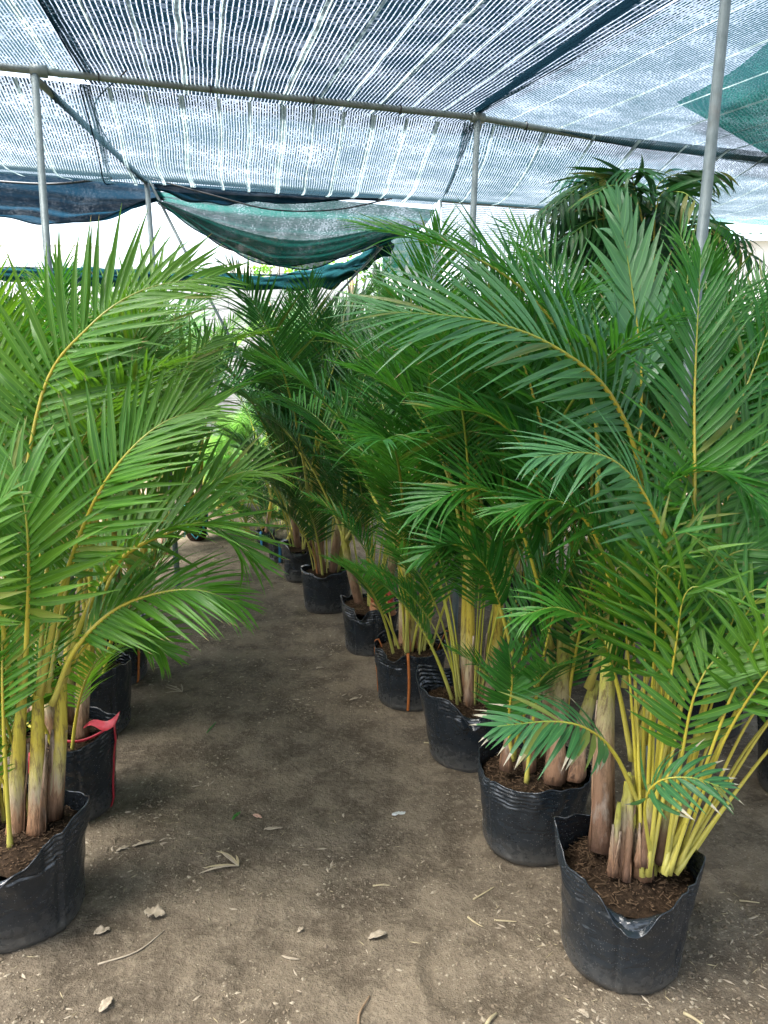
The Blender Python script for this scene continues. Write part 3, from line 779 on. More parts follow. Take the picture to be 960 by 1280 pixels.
# pale frond bending to the left in mid picture
hero_frond(p, b, pxs((800, 930, 2.10), (846, 740, 2.04), (812, 632, 1.98), (772, 580, 1.92), (728, 566, 1.86), (668, 572, 1.80)), .50, 30, .27, .0185, nhint=(-.1, -.40, .95), vlift=8, a0=66, a1=20, rn=random.Random(21), r0=.011, droop=2, leafmat='leaf_pale_sheen', rachmat='rachis_yellow')
# upright feather at the right
hero_frond(p, b, pxs((808, 930, 2.12), (862, 720, 2.06), (868, 495, 2.02), (872, 400, 2.02), (876, 322, 2.04)), .44, 34, .27, .019, nhint=(.0, -.9, .35), vlift=26, a0=58, a1=14, rn=random.Random(22), r0=.010, **HR)
# low scorched frond reaching left over the second bag
hero_frond(p, b, pxs((800, 1010, 2.04), (770, 945, 1.98), (735, 912, 1.92), (690, 902, 1.88), (622, 908, 1.84)), .40, 19, .19, .021, nhint=(0, -.35, .95), vlift=4, rn=random.Random(23), droop=2, leafmat='leaf_scorched', rachmat='rachis_yellow', r0=.007)
# small star-shaped drooping frond over the bag
hero_frond(p, b, pxs((815, 1080, 2.02), (806, 1010, 1.92), (822, 978, 1.86), (862, 972, 1.82), (905, 985, 1.80)), .50, 12, .15, .019, nhint=(0, -.4, .9), vlift=2, a0=70, a1=20, rn=random.Random(24), droop=2, leafmat='leaf_scorched', rachmat='rachis_yellow', r0=.006)
hero_frond(p, b, pxs((830, 1090, 2.02), (850, 960, 1.95), (868, 870, 1.90), (900, 820, 1.88), (965, 800, 1.86)), .46, 20, .22, .022, nhint=(0, -.4, .9), vlift=14, rn=random.Random(25), droop=2, leafmat='leaf_young', rachmat='rachis_yellow', r0=.007)
# yellow shoots fanning out to the right, leaves starting far up
for q in range(30):
    f = q / 29; r2 = random.Random(500 + q)
    x0 = 800 + 42 * f + r2.uniform(-8, 8); dpt = 2.03 + r2.uniform(-.04, .10)
    tipx = 775 + 265 * f + r2.uniform(-25, 25); tipy = 690 + 215 * f * f + r2.uniform(-60, 40); dd = dpt + r2.uniform(-.30, .25)
    pts = [(x0, 1098 - 12 * r2.random(), dpt), (x0 + (tipx - x0) * .30, 1098 + (tipy - 1098) * .40, dpt + (dd - dpt) * .3), (x0 + (tipx - x0) * .64, 1098 + (tipy - 1098) * .78, dpt + (dd - dpt) * .65),
           (tipx, tipy, dd), (tipx + 40 + 60 * f, tipy + 25, dd)]
    hero_frond(p, b, pxs(*pts), .56, 12, .20, .017, separate=False, nhint=(r2.uniform(-.4, .4), -.5, .8), vlift=18, rn=r2, droop=2, leafmat='leaf_young' if q % 3 else 'leaf_mid', rachmat='rachis_yellow', r0=.0064)
for q, (pts, n, L, nh, w) in enumerate((
        (((790, 900, 2.16), (850, 740, 2.2), (900, 640, 2.2), (950, 560, 2.15), (1010, 520, 2.1)), 26, .36, TOCAM, .027),
        (((800, 900, 2.16), (870, 700, 2.25), (905, 560, 2.3), (950, 440, 2.35), (985, 350, 2.4)), 28, .38, (.2, -.9, .3), .025),
        (((780, 860, 2.16), (800, 700, 2.2), (840, 610, 2.1), (900, 590, 2.0), (960, 640, 1.95)), 26, .33, (0, -.3, .95), .027),
        (((800, 900, 2.2), (850, 800, 2.1), (880, 730, 2.05), (920, 690, 2.0), (985, 690, 1.95)), 24, .28, TOCAM, .025),
        (((770, 830, 2.16), (760, 720, 2.12), (735, 655, 2.06), (690, 625, 2.0), (630, 640, 1.96)), 24, .28, (0, -.3, .95), .022),
        (((790, 950, 2.1), (770, 850, 2.05), (745, 790, 2.0), (700, 760, 1.96), (650, 770, 1.94)), 20, .22, (0, -.3, .95), .020),
        (((812, 1000, 2.1), (850, 880, 2.1), (880, 800, 2.1), (930, 740, 2.1), (990, 730, 2.1)), 22, .24, TOCAM, .022))):
    hero_frond(p, b, pxs(*pts), .38, n + 8, L * .88, w * .78, separate=False, nhint=nh, vlift=22, rn=random.Random(130 + q), droop=1 + q % 2, leafmat='leaf_mid', rachmat='rachis_yellow')

# ---- right row, second palm: the tall one whose great frond crosses the picture
p = palm_at('R2', 'tallest areca palm with a great frond sweeping left, second bag on the right')
b = loc(p)
for q, (ft, tp_, r_) in enumerate((((632, 962, 2.55), (640, 840, 2.55), .017), ((662, 962, 2.58), (672, 830, 2.58), .018), ((692, 975, 2.52), (708, 800, 2.55), .030), ((718, 972, 2.52), (745, 850, 2.55), .026), ((688, 950, 2.70), (690, 800, 2.72), .026))):
    stem_px(p, ft, tp_, r_, 'stem_brown', 'sheath', 110 + q)
hero_frond(p, b, pxs((735, 860, 2.52), (795, 700, 2.40), (800, 590, 2.30), (762, 492, 2.22), (690, 432, 2.14), (600, 400, 2.06), (470, 388, 2.00)), .48, 40, .43, .0205, nhint=(.1, -.62, .75), vlift=14, a0=66, a1=16, rn=random.Random(31), r0=.012, leafmat='leaf_pale_sheen', rachmat='rachis_yellow')
hero_frond(p, b, pxs((712, 820, 2.55), (745, 640, 2.5), (740, 500, 2.45), (690, 400, 2.4), (600, 325, 2.35), (462, 284, 2.3)), .46, 38, .36, .0200, nhint=(.1, -.3, .9), vlift=30, rn=random.Random(32), r0=.011, leafmat='leaf_mid', rachmat='rachis_yellow')
hero_frond(p, b, pxs((740, 850, 2.56), (790, 640, 2.55), (802, 480, 2.55), (790, 360, 2.55), (772, 255, 2.55)), .60, 14, .28, .040, nhint=(-.1, -.9, .2), vlift=16, a0=36, a1=8, rn=random.Random(33), r0=.010, leafmat='leaf_pale_sheen', rachmat='rachis_yellow')
hero_frond(p, b, pxs((700, 830, 2.55), (700, 640, 2.52), (668, 500, 2.48), (640, 420, 2.44), (596, 330, 2.42)), .42, 32, .30, .0200, nhint=(.3, -.8, .4), vlift=24, rn=random.Random(34), r0=.010, leafmat='leaf_mid', rachmat='rachis_yellow')
for q, (pts, n, L, nh) in enumerate((
        (((700, 810, 2.55), (690, 680, 2.5), (660, 570, 2.42), (610, 520, 2.36), (540, 510, 2.3)), 28, .36, (0, -.3, .95)),
        (((690, 810, 2.55), (670, 720, 2.45), (640, 640, 2.36), (590, 610, 2.3), (520, 640, 2.26)), 26, .32, (0, -.3, .95)),
        (((720, 840, 2.55), (770, 680, 2.62), (830, 520, 2.7), (880, 420, 2.75), (930, 360, 2.8)), 28, .40, TOCAM),
        (((720, 840, 2.6), (740, 600, 2.7), (720, 440, 2.75), (690, 340, 2.8), (640, 285, 2.85)), 28, .40, TOCAM),
        (((730, 840, 2.6), (780, 640, 2.8), (840, 460, 2.9), (860, 340, 2.95), (850, 290, 3.0)), 28, .40, TOCAM),
        (((650, 850, 2.58), (625, 760, 2.5), (600, 700, 2.45), (560, 680, 2.4), (520, 700, 2.4)), 20, .24, (0, -.3, .95)),
        (((640, 950, 2.55), (636, 900, 2.5), (640, 850, 2.45), (636, 810, 2.42)), 12, .18, TOCAM))):
    hero_frond(p, b, pxs(*pts), .38, n + 9, L * .86, .019, separate=False, nhint=nh, vlift=26, rn=random.Random(160 + q), leafmat='leaf_mid', rachmat='rachis_yellow')
for q in range(7):
    a = rn.uniform(0, 6.28); put_frond(p, (math.cos(a) * .09, math.sin(a) * .09, 0), rn.uniform(0, 6.28), rn.choice((9, 7)), rn.uniform(.6, .9), 'leaf_mid', 'rachis_yellow')

# ---- the rest of the right row
AISLE = [(math.pi * 1.05, .7)]       # direction of the aisle seen from the right row
for key, seed, st, hgt, lm, rm, lab, per, shoots, sm in (
        ('R3', 203, 3, 1.02, 'leaf_mid', 'rachis_green', 'slender green-stemmed areca palm, third from the front in the right row', 5, 20, 'stem_pale'),
        ('R4', 204, 3, 1.05, 'leaf_mid', 'rachis_green', 'areca palm with orange sheaths growing in the orange-corded bag', 5, 18, 'stem_pale'),
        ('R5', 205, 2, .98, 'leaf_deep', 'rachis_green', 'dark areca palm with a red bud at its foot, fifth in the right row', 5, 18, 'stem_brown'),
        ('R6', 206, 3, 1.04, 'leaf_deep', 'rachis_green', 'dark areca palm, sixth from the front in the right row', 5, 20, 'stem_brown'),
        ('R7', 207, 3, 1.08, 'leaf_deep', 'rachis_green', 'areca palm with reddish cane, seventh from the front in the right row', 5, 12, 'stem_brown')):
    p = palm_at(key, lab)
    auto_palm(p, seed, stems=st, height=hgt, leafmat=lm, rachmat=rm, per=per, shoots=shoots, stemmat=sm, sheath='sheath_orange' if key in ('R4', 'R7', 'R6') else 'sheath', kinds=(0, 1, 2, 3, 5, 7), shoot_kinds=(10, 10, 11, 11, 12, 9), avoid=[(math.pi, .95)] if key > 'R3' else None)
# red bud with scaly foot
p = PALMS['R5']
def bud(p, off, h, top=True):
    st = empty('bud', off); st.parent = p
    for k in range(5):
        z = h * .16 * k; r_ = .042 - .004 * k
        add('bud_scale', MB().tube([(0, 0, z - .004), (0, 0, z + h * .1), (.002, 0, z + h * .19)], [r_ * .85, r_, r_ * .80], 12).mesh('bud_scale', M['bud_scale' if k < 3 else 'bud_red']), st)
    add('bud_tip', MB().tube([(0, 0, h * .8), (0, 0, h), (.003, 0, h * 1.25), (.004, 0, h * 1.45)], [.028, .026, .018, .004], 12).mesh('bud_tip', M['bud_red']), st)
o_ = D(470, 760, 4.30) - Vector(p.location); bud(p, (o_.x, o_.y, -.01), .16); bud(p, (o_.x + .075, o_.y + .03, -.01), .12)
for key, lab in (('R8', 'small leafy palm seedling near the far end of the right row'), ('R9', 'tiny palm seedling at the far end of the right row')):
    p = palm_at(key, lab, z=.14, name='palm_seedling'); auto_palm(p, 208 if key == 'R8' else 209, stems=1, height=.5, spread=.02, leafmat='leaf_deep', per=5, shoots=3)

# ---- row behind on the right
for key, seed, lab in (('S1', 221, 'areca palm at the right frame edge behind the front right palm'), ('S2', 222, 'areca palm behind the yellow shoots of the front right palm'),
                       ('S3', 223, 'areca palm standing behind the tallest palm'), ('S4', 224, 'areca palm in the dark behind the slender third palm')):
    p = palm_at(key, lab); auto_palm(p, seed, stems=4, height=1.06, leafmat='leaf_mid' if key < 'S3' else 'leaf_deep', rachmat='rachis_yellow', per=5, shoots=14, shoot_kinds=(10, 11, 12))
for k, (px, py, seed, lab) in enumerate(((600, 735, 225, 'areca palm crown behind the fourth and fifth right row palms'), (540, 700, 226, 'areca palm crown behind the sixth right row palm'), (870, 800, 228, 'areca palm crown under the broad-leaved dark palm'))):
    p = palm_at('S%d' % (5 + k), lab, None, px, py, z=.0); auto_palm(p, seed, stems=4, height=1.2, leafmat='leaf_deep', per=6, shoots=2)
# ---- the rest of the left row and the far rows
for key, seed, lm, lab in (('L3', 213, 'leaf_mid', 'areca palm growing from the shiny-lipped third bag of the left row'), ('L4', 214, 'leaf_young', 'areca palm growing from the orange-corded bag of the left row')):
    p = palm_at(key, lab); auto_palm(p, seed, stems=4, height=1.0, leafmat=lm, rachmat='rachis_yellow', per=5, shoots=5, avoid=[(0, .9)])
for k, (px, py, hg, lm, lab) in enumerate(((150, 790, 1.05, 'leaf_mid', 'areca palm half hidden behind the fourth left row palm'), (172, 745, 1.05, 'leaf_far_lit', 'areca palm before the teal-laced root ball in the left row'),
                                           (20, 900, 1.1, 'leaf_mid', 'areca palm behind the front left palm, touching the left frame edge'), (60, 790, 1.05, 'leaf_mid', 'areca palm in the outer left row behind the red-ribboned bag'),
                                           (205, 690, .85, 'leaf_far_lit', 'pale sunlit palm beyond the left row'))):
    p = palm_at('LX%d' % k, lab, None, px, py, z=.0); auto_palm(p, 231 + k, stems=4, height=hg * 1.1, leafmat=lm, rachmat='rachis_green', per=6, shoots=2, avoid=[(0, .9)])
p = palm_at('RB', 'areca palm standing on the teal-laced root ball', None, 246, 672, z=.34); auto_palm(p, 240, stems=3, height=.95, leafmat='leaf_far_lit', per=6, shoots=3)
for k, (px, py, hg, lm, lab) in enumerate(((290, 628, .72, 'leaf_far_lit', 'pale green palm standing in the light at the end of the aisle'), (345, 640, .95, 'leaf_deep', 'palm with browning frond tips at the end of the right row'),
                                           (395, 650, 1.25, 'leaf_deep', 'tall dark palm behind the end of the right row'), (452, 655, 1.25, 'leaf_mid', 'palm below the hanging bulb'),
                                           (215, 600, .85, 'leaf_far_lit', 'pale palm in front of the grey block wall'), (120, 640, 1.2, 'leaf_mid', 'palm at the back of the outer left row'))):
    p = palm_at('F%d' % k, lab, None, px, py, z=.0); auto_palm(p, 251 + k, stems=4, height=hg, leafmat=lm, per=6, shoots=9, avoid=[(math.pi, .95)])
for k, (px, py, lab) in enumerate(((318, 668, 'low seedling at the aisle end, nearest to the tiny right row bag'), (292, 640, 'low pale seedling in the middle of the aisle end'), (262, 634, 'low pale seedling right of the teal-laced root ball'),
                                   (350, 655, 'low seedling behind the small right row bag'), (236, 632, 'low pale seedling behind the teal-laced root ball'), (385, 668, 'low seedling behind the seventh right row bag'))):
    p = palm_at('Q%d' % k, lab, 'seedlings at the end of the aisle', px, py, z=.0, name='palm_seedling')
    auto_palm(p, 271 + k, stems=2, height=.72, spread=.05, leafmat='leaf_far_lit' if k in (1, 2, 4) else 'leaf_mid', per=6, shoots=9, stem_h=(.05, .2), kinds=(2, 3, 4, 6, 8))

# ================================================================== BROAD-LEAVED DARK PALM
p = empty('broad_leaved_palm', tuple(D(800, 700, 5.4).xy) + (0,)); tag(p, 'tall dark palm with broad drooping leaflets just under the net at right', 'palm')
b = loc(p); tp5 = Vector((0, 0, 1.75))
make_stem(p, (0, 0, -.02), tp5, .05, 'stem_brown', random.Random(3), 'sheath')
for q, (pts, n, L, w, nh) in enumerate((
        (((800, 330, 5.4), (788, 250, 5.3), (745, 222, 5.15), (690, 262, 5.0)), 15, .62, .075, (0, -.2, 1)),
        (((805, 330, 5.4), (815, 255, 5.35), (850, 216, 5.3), (905, 215, 5.2)), 15, .62, .075, (0, -.3, 1)),
        (((800, 330, 5.4), (795, 255, 5.2), (790, 214, 5.0), (800, 212, 4.7)), 15, .60, .080, (0, -.2, 1)),
        (((798, 335, 5.4), (760, 280, 5.3), (715, 265, 5.2), (670, 290, 5.1)), 14, .45, .060, (0, -.4, .9)),
        (((806, 335, 5.4), (850, 290, 5.3), (890, 280, 5.2), (935, 300, 5.1)), 14, .50, .070, (0, -.4, .9)),
        (((802, 335, 5.5), (780, 240, 5.7), (740, 215, 5.9), (700, 225, 6.0)), 14, .55, .070, (0, -.2, 1)),
        (((802, 335, 5.4), (800, 262, 5.1), (770, 232, 4.8), (735, 248, 4.6)), 13, .50, .065, (0, -.2, 1)),
        (((802, 335, 5.4), (820, 262, 5.1), (850, 240, 4.9), (880, 262, 4.7)), 13, .50, .065, (0, -.2, 1)),
        (((802, 335, 5.6), (830, 250, 5.8), (860, 222, 5.9), (900, 235, 6.0)), 14, .55, .070, (0, -.2, 1)),
        (((802, 335, 5.4), (760, 300, 5.3), (715, 290, 5.2), (668, 318, 5.1)), 14, .50, .070, (0, -.5, .8)),
        (((802, 335, 5.4), (850, 300, 5.3), (900, 296, 5.2), (946, 325, 5.1)), 14, .50, .070, (0, -.5, .8)),
        (((802, 335, 5.4), (780, 290, 5.2), (745, 275, 5.0), (705, 300, 4.9)), 14, .48, .065, (0, -.4, .8)),
        (((802, 335, 5.4), (815, 285, 5.2), (840, 270, 5.0), (870, 300, 4.9)), 14, .48, .065, (0, -.4, .8)),
        (((802, 335, 5.4), (770, 262, 5.4), (715, 240, 5.4), (664, 270, 5.4)), 15, .55, .070, (0, -.3, .9)))):
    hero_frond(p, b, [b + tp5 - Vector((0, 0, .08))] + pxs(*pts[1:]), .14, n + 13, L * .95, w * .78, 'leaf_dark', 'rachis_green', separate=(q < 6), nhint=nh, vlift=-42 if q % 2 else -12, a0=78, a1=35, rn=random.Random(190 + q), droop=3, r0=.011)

# ================================================================== PIPE FRAME
HB = 3.0
A, Bp = Z(43, 88, HB), Z(597, 147, HB)
udir = (Bp - A).normalized(); vdir = Vector((-udir.y, udir.x, 0))
def tube_thing(name, pts, r, mat, label, cat, group=None, n=10):
    o = add(name, MB().tube(pts, r, n).mesh(name, M[mat])); tag(o, label, cat, group); return o
def post(topx, topy, z, botx, boty, label, r=.022, collar=True):
    t = Z(topx, topy, z); depth = (t - Vector((0, 0, CAM_H))).dot(Vector((0, cP, -sP)))
    q = D(botx, boty, depth * .985); d = (q - t).normalized(); k = (-.1 - t.z) / d.z; f = t + d * k
    root = empty('post', (f.x, f.y, 0)); tag(root, label, 'post', 'pipe posts of the shade house')
    add('pipe', MB().tube([f - root.location, (f + t) / 2 - root.location, t - root.location], r, 12).mesh('pipe', M['pipe']), root)
    if collar: add('collar', MB().tube([t - root.location + Vector((0, 0, -.06)), t - root.location + Vector((0, 0, -.005))], r * 1.25, 12).mesh('collar', M['pipe']), root)
    return t
post(43, 88, HB, 60, 330, 'leftmost pale pipe post under the front crossbeam', .018)
post(597, 147, HB, 590, 300, 'pipe post under the middle of the front crossbeam', .018)
post(183, 222, HB, 190, 312, 'thin pipe post under the rear crossbeam above the left fronds', .020)
post(549, 250, HB, 546, 300, 'short-looking rear pipe post left of the light screen', .020)
post(910, -30, 2.84, 878, 290, 'thick pipe post rising nearest the camera at right', .018, False)
bl, br = A - udir * 3.2, Z(960, 203, HB) + udir * .9
bm_ = MB().tube([bl, A, Bp, Z(800, 182, HB), br], .0185, 12)
cb = empty('crossbeam', tuple(A)); tag(cb, 'grey pipe crossbeam running the full width under the nets', 'beam', 'pipe beams of the shade house')
bm_.v = [tuple(Vector(v) - A) for v in bm_.v]; add('pipe', bm_.mesh('pipe', M['pipe']), cb)
for q in (A + udir * 0.02, Bp): add('clamp', MB().tube([q - udir * .04 - A, q + udir * .04 - A], .030, 12).mesh('clamp', M['pipe']), cb)
for px in (112, 240, 368, 485, 652):
    f = (px - 43) / 554; q = A.lerp(Bp, f) if f <= 1 else Bp.lerp(Z(800, 182, HB), (px - 597) / 203)
    add('tie_wire', MB().tube([q - udir * .003 - A, q + udir * .003 - A], .0255, 10).mesh('tie_wire', M['cable']), cb)
C1, C2 = Z(183, 222, HB), Z(549, 250, HB)
tube_thing('purlin', [A + Vector((0, 0, -.035)), C1 + Vector((0, 0, -.035))], .019, 'pipe', 'pipe purlin slanting from the leftmost post to the rear post', 'beam', 'pipe beams of the shade house')
pf = Z(810, -2, HB); pdir = (pf - Bp).normalized()
tube_thing('purlin', [Bp + Vector((0, 0, .04)), Bp + pdir * 3 + Vector((0, 0, .03)), Bp + pdir * 8.5 + Vector((0, 0, .04))], .019, 'hem', 'dark purlin wrapped in net running overhead from the middle post', 'beam', 'pipe beams of the shade house')
rdir = (C2 - C1).normalized()
tube_thing('rear_beam', [C1 - rdir * 4, C1, C2, C2 + rdir * 2.2], .020, 'pipe', 'thin rear crossbeam behind the sagging nets', 'beam', 'pipe beams of the shade house')
brc = D(242, 335, 6.0)
tube_thing('brace', [C1 + Vector((.02, 0, -.02)), brc, brc + (brc - C1) * 2.0], .011, 'pipe', 'thin diagonal brace below the rear post top', 'brace')
tube_thing('brace', [D(478, 308, 6.4), D(440, 348, 6.4), D(400, 392, 6.4)], .010, 'pipe', 'thin slanting rod beside the hanging bulb', 'brace')
def cable(pts, r, label): tube_thing('cable', catmull(pts, 24), r, 'cable', label, 'cable', 'cables slung under the nets', 6)
cable([D(-40, 224, 5.9), D(60, 230, 5.85), D(130, 224, 5.9), C1 + Vector((0, -.03, 0))], .009, 'black cable sagging from the left edge to the rear post')
cable([C1 + Vector((0, -.03, .0)), D(262, 243, 5.9), D(340, 262, 5.9), D(420, 262, 6.1), D(490, 248, 6.3)], .006, 'black cable sagging right from the rear post')
cable([A + Vector((.45, 0, 0)), D(118, 135, 4.6), D(145, 190, 5.3), C1 + Vector((-.05, 0, 0))], .004, 'thin wire hanging along the net seam at left')
# hanging bulb
q = D(469, 338, 6.3); hb = empty('hanging_bulb', tuple(q)); tag(hb, 'pale bulb hanging on a thin wire below the sagging net', 'light bulb')
add('cord', MB().tube([(0, 0, .04), (0, .01, .14), (.03, .02, .21)], .004, 6).mesh('cord', M['cable']), hb)
add('socket', MB().tube([(0, 0, .015), (0, 0, .05)], .016, 12).mesh('socket', M['plaster']), hb)
add('glass', MB().tube([(0, 0, -.062), (0, 0, -.055), (0, 0, -.03), (0, 0, 0), (0, 0, .018)], [.004, .020, .031, .025, .014], 14).mesh('glass', M['bulb']), hb)
tube_thing('wire_stake', [G(474, 600) * 1.0 + Vector((0, 0, 0)), D(474, 330, 6.6)], .008, 'pipe', 'thin upright stake beside the hanging bulb', 'stake')

# ================================================================== SHADE NETS
def net(name, label, group, p00, p10, p01, p11, mat, sag=.1, nu=40, nv=40, ripple=.015, bands=(), bandw=.022, bow=0.0, seed=0, hem=(), z=0.0):
    """p00 front-left, p10 front-right, p01 back-left, p11 back-right. Strands and bands run front to back."""
    p00, p10, p01, p11 = [Vector(p) + Vector((0, 0, z)) for p in (p00, p10, p01, p11)]
    rn = random.Random(seed); ph = [rn.uniform(0, 6) for _ in range(6)]
    wu = ((p10 - p00).length + (p11 - p01).length) / 2; lv = ((p01 - p00).length + (p11 - p10).length) / 2
    def S(a, b):
        q = p00.lerp(p10, a).lerp(p01.lerp(p11, a), b)
        s = math.sin(math.pi * b)
        dz = -sag * s * (1 + .25 * math.sin(5 * a + ph[0])) + bow * math.sin(math.pi * a) * (1 - abs(2 * b - 1))
        dz += ripple * (math.sin(9 * a + 2.2 * b + ph[1]) + .7 * math.sin(15 * a - 3 * b + ph[2]) + .6 * math.sin(7 * b + ph[3])) * s
        side = .012 * math.sin(7 * b + ph[4] + 3 * a) * s
        return q + Vector((side, 0, dz))
    root = empty(name, tuple(p00)); tag(root, label, 'shade net', group)
    rows = [[S(j / nu, i / nv) - p00 for j in range(nu + 1)] for i in range(nv + 1)]
    uvs = [[(j / nu * wu, i / nv * lv) for j in range(nu + 1)] for i in range(nv + 1)]
    add('net_cloth', MB().grid(rows, False, uvs).mesh('net_cloth', M[mat]), root)
    for a, k in bands:
        w = bandw * k / wu / 2; a += rn.uniform(-.004, .004)
        rows = [[S(a - w, i / nv) - p00 - Vector((0, 0, .006)), S(a + w, i / nv) - p00 - Vector((0, 0, .006))] for i in range(nv + 1)]
        add('band', MB().grid(rows).mesh('band', M['band']), root)
    for a in hem:
        add('hem', MB().tube([S(a, i / nv) - p00 - Vector((0, 0, .010)) for i in range(nv + 1)], .004, 6).mesh('hem', M['hem']), root)
    return root, S
NG = 'shade nets stretched over the pipe frame'
def beam_at(px): return A + udir * ((Z(px, 88 + (px - 43) * .1069, HB) - A).dot(udir))
zf = HB
seamB = beam_at(112); seamF = seamB + (Z(62, 0, HB) - seamB).normalized() * 7.5
centF = Bp + pdir * 7.5
bands_c = [(.07, .7), (.15, .7), (.235, 1.25), (.31, .6), (.39, .8), (.475, 1.3), (.56, .7), (.64, .8), (.725, 1.2), (.81, .7), (.90, .9)]
net('shade_net', 'dark striped shade net panel overhead between the seam and the wrapped purlin', NG, seamF, centF, seamB + vdir * .22, Bp + vdir * .22, 'net_dark', .16, 48, 60, .012, bands_c, .024, seed=1, z=.03)
lfB = beam_at(112) - udir * 3.4; lfF = lfB + (seamF - seamB)
net('shade_net', 'bright thin shade net panel at the upper left corner', NG, lfF, seamF + udir * .03, lfB + vdir * .2, seamB + udir * .03 + vdir * .2, 'net_light', .12, 44, 50, .015, [(.62, .7), (.74, .8), (.84, .7), (.95, 1.6)], .022, seed=2, hem=(.985,), z=.045)
# right panel runs on past the crossbeam to the rear
rB0, rB1 = C2 + Vector((-.05, 0, 0)), Z(700, 259, HB) + Vector((.1, 0, 0))
rF1 = centF + udir * 4.6
rgt = net('shade_net', 'bright shade net panel right of the wrapped purlin', NG, centF - udir * .02, rF1, Bp + Vector((-.03, 0, 0)) + vdir * .20, Bp + udir * 4.6 + vdir * .75, 'net_mid', .14, 50, 60, .012,
          [(.06 + .075 * k, (.7, 1.0, .7, 1.2)[k % 4]) for k in range(12)], .022, seed=3, z=.04)
net('shade_net', 'shade net panel behind the crossbeam at right, above the dark palm', NG, Bp + Vector((-.06, 0, 0)) + vdir * .05, Bp + udir * 4.6 + vdir * .05, C2, C2 + rdir * 4.4, 'net_mid', .10, 50, 36, .012,
    [(.04 + .075 * k, (.7, 1.0, .7, 1.2)[k % 4]) for k in range(12)], .022, seed=4, z=-.005)
# overlapping darker flap at the far right
f0, f1, f2, f3 = Z(1000, 20, 3.14), Z(1120, 60, 3.14), Z(846, 128, 3.14), Z(968, 198, 3.14)
net('shade_net', 'dark teal flap of overlapping net at the upper right corner', NG, f0, f1, f2, f3, 'net_green', .03, 20, 20, .01, [(.3, .5), (.6, .5)], .015, seed=5)
bands_b = [(.06, .7), (.14, .7), (.225, 1.2), (.31, .7), (.39, .8), (.47, 1.3), (.55, .7), (.63, .8), (.71, 1.2), (.80, .7), (.89, .9)]
net('shade_net', 'bright shade net panel behind the crossbeam in the middle', NG, beam_at(100) + vdir * .06, Bp + Vector((.02, 0, 0)) + vdir * .06, C1 + Vector((-.25, 0, -.02)), C2 + Vector((-.05, 0, -.02)), 'net_light', .10, 48, 40, .014, bands_b, .030, seed=6, z=-.02)
net('shade_net', 'bright shade net panel behind the leftmost post', NG, beam_at(112) - udir * 3.4 + vdir * .06, beam_at(112) + vdir * .06, C1 - rdir * 3.6 + Vector((0, 0, -.02)), C1 + Vector((-.2, 0, -.02)), 'net_light', .12, 40, 36, .02, [(.5, .7), (.6, .8), (.7, .8), (.8, .8), (.9, .9)], .024, seed=7, hem=(.985,), z=-.02)
# nets beyond the rear beam on the left and over the far rows, partly taken down
VG = 'loose nets hanging in swags from the rear beam'
def swag(label, tops, bots, mat, nu=60, nv=22, folds=7, amp=.06, seed=0, back=.25, belly=.0):
    tops = catmull(tops, nu); bots = catmull(bots, nu); rn = random.Random(seed); p0 = rn.uniform(0, 6)
    o = tops[0].copy(); rows, uvs = [], []
    for i in range(nv + 1):
        f = i / nv; r_, u_ = [], []
        for j in range(nu + 1):
            q = tops[j].lerp(bots[j], f); w = math.sin(f * math.pi)
            q = q + Vector((0, back * w + amp * math.sin(f * folds * 3.1 + 1.8 * math.sin(j / nu * 3.1 + p0) + p0) * (.3 + f), belly * w))
            q.z += .012 * math.sin(j / nu * 23 + f * 5 + p0) * f
            r_.append(q - o); u_.append((f * 1.1, j / nu * 3.0))
        rows.append(r_); uvs.append(u_)
    root = empty('net_swag', tuple(o)); tag(root, label, 'shade net', VG)
    add('net_cloth', MB().grid(rows, False, uvs).mesh('net_cloth', M[mat]), root)
    add('hem', MB().tube([r_ for r_ in rows[-1]], .005, 6).mesh('hem', M['hem']), root)
    return root
swag('navy swag of folded net hanging at the left below the rear beam', [D(-160, 205, 6.0), D(0, 214, 6.05), D(100, 222, 6.05), D(196, 232, 6.05)], [D(-160, 262, 5.8), D(0, 274, 5.85), D(95, 281, 5.9), D(192, 248, 6.0)], 'net_navy', seed=1)
swag('green and navy swag of net hanging behind the middle of the rear beam', [D(192, 240, 6.1), D(300, 244, 6.3), D(420, 250, 6.5), D(545, 262, 6.7)], [D(194, 250, 6.05), D(290, 312, 6.1), D(385, 332, 6.2), D(520, 290, 6.5)], 'net_green', seed=2, folds=9)
swag('lower teal fold of net hanging in front of the green swag', [D(196, 249, 6.0), D(290, 284, 6.05), D(380, 300, 6.1), D(500, 280, 6.4)], [D(196, 252, 5.98), D(295, 316, 6.0), D(385, 336, 6.05), D(505, 292, 6.38)], 'net_green', seed=12, folds=5, back=.06)
swag('dark navy fold of net close below the rear beam', [D(190, 228, 6.0), D(260, 232, 6.1), D(330, 236, 6.2), D(480, 244, 6.4)], [D(195, 238, 5.98), D(262, 256, 6.05), D(330, 254, 6.15), D(480, 248, 6.38)], 'net_navy', seed=3, nv=12, folds=3, back=.05)
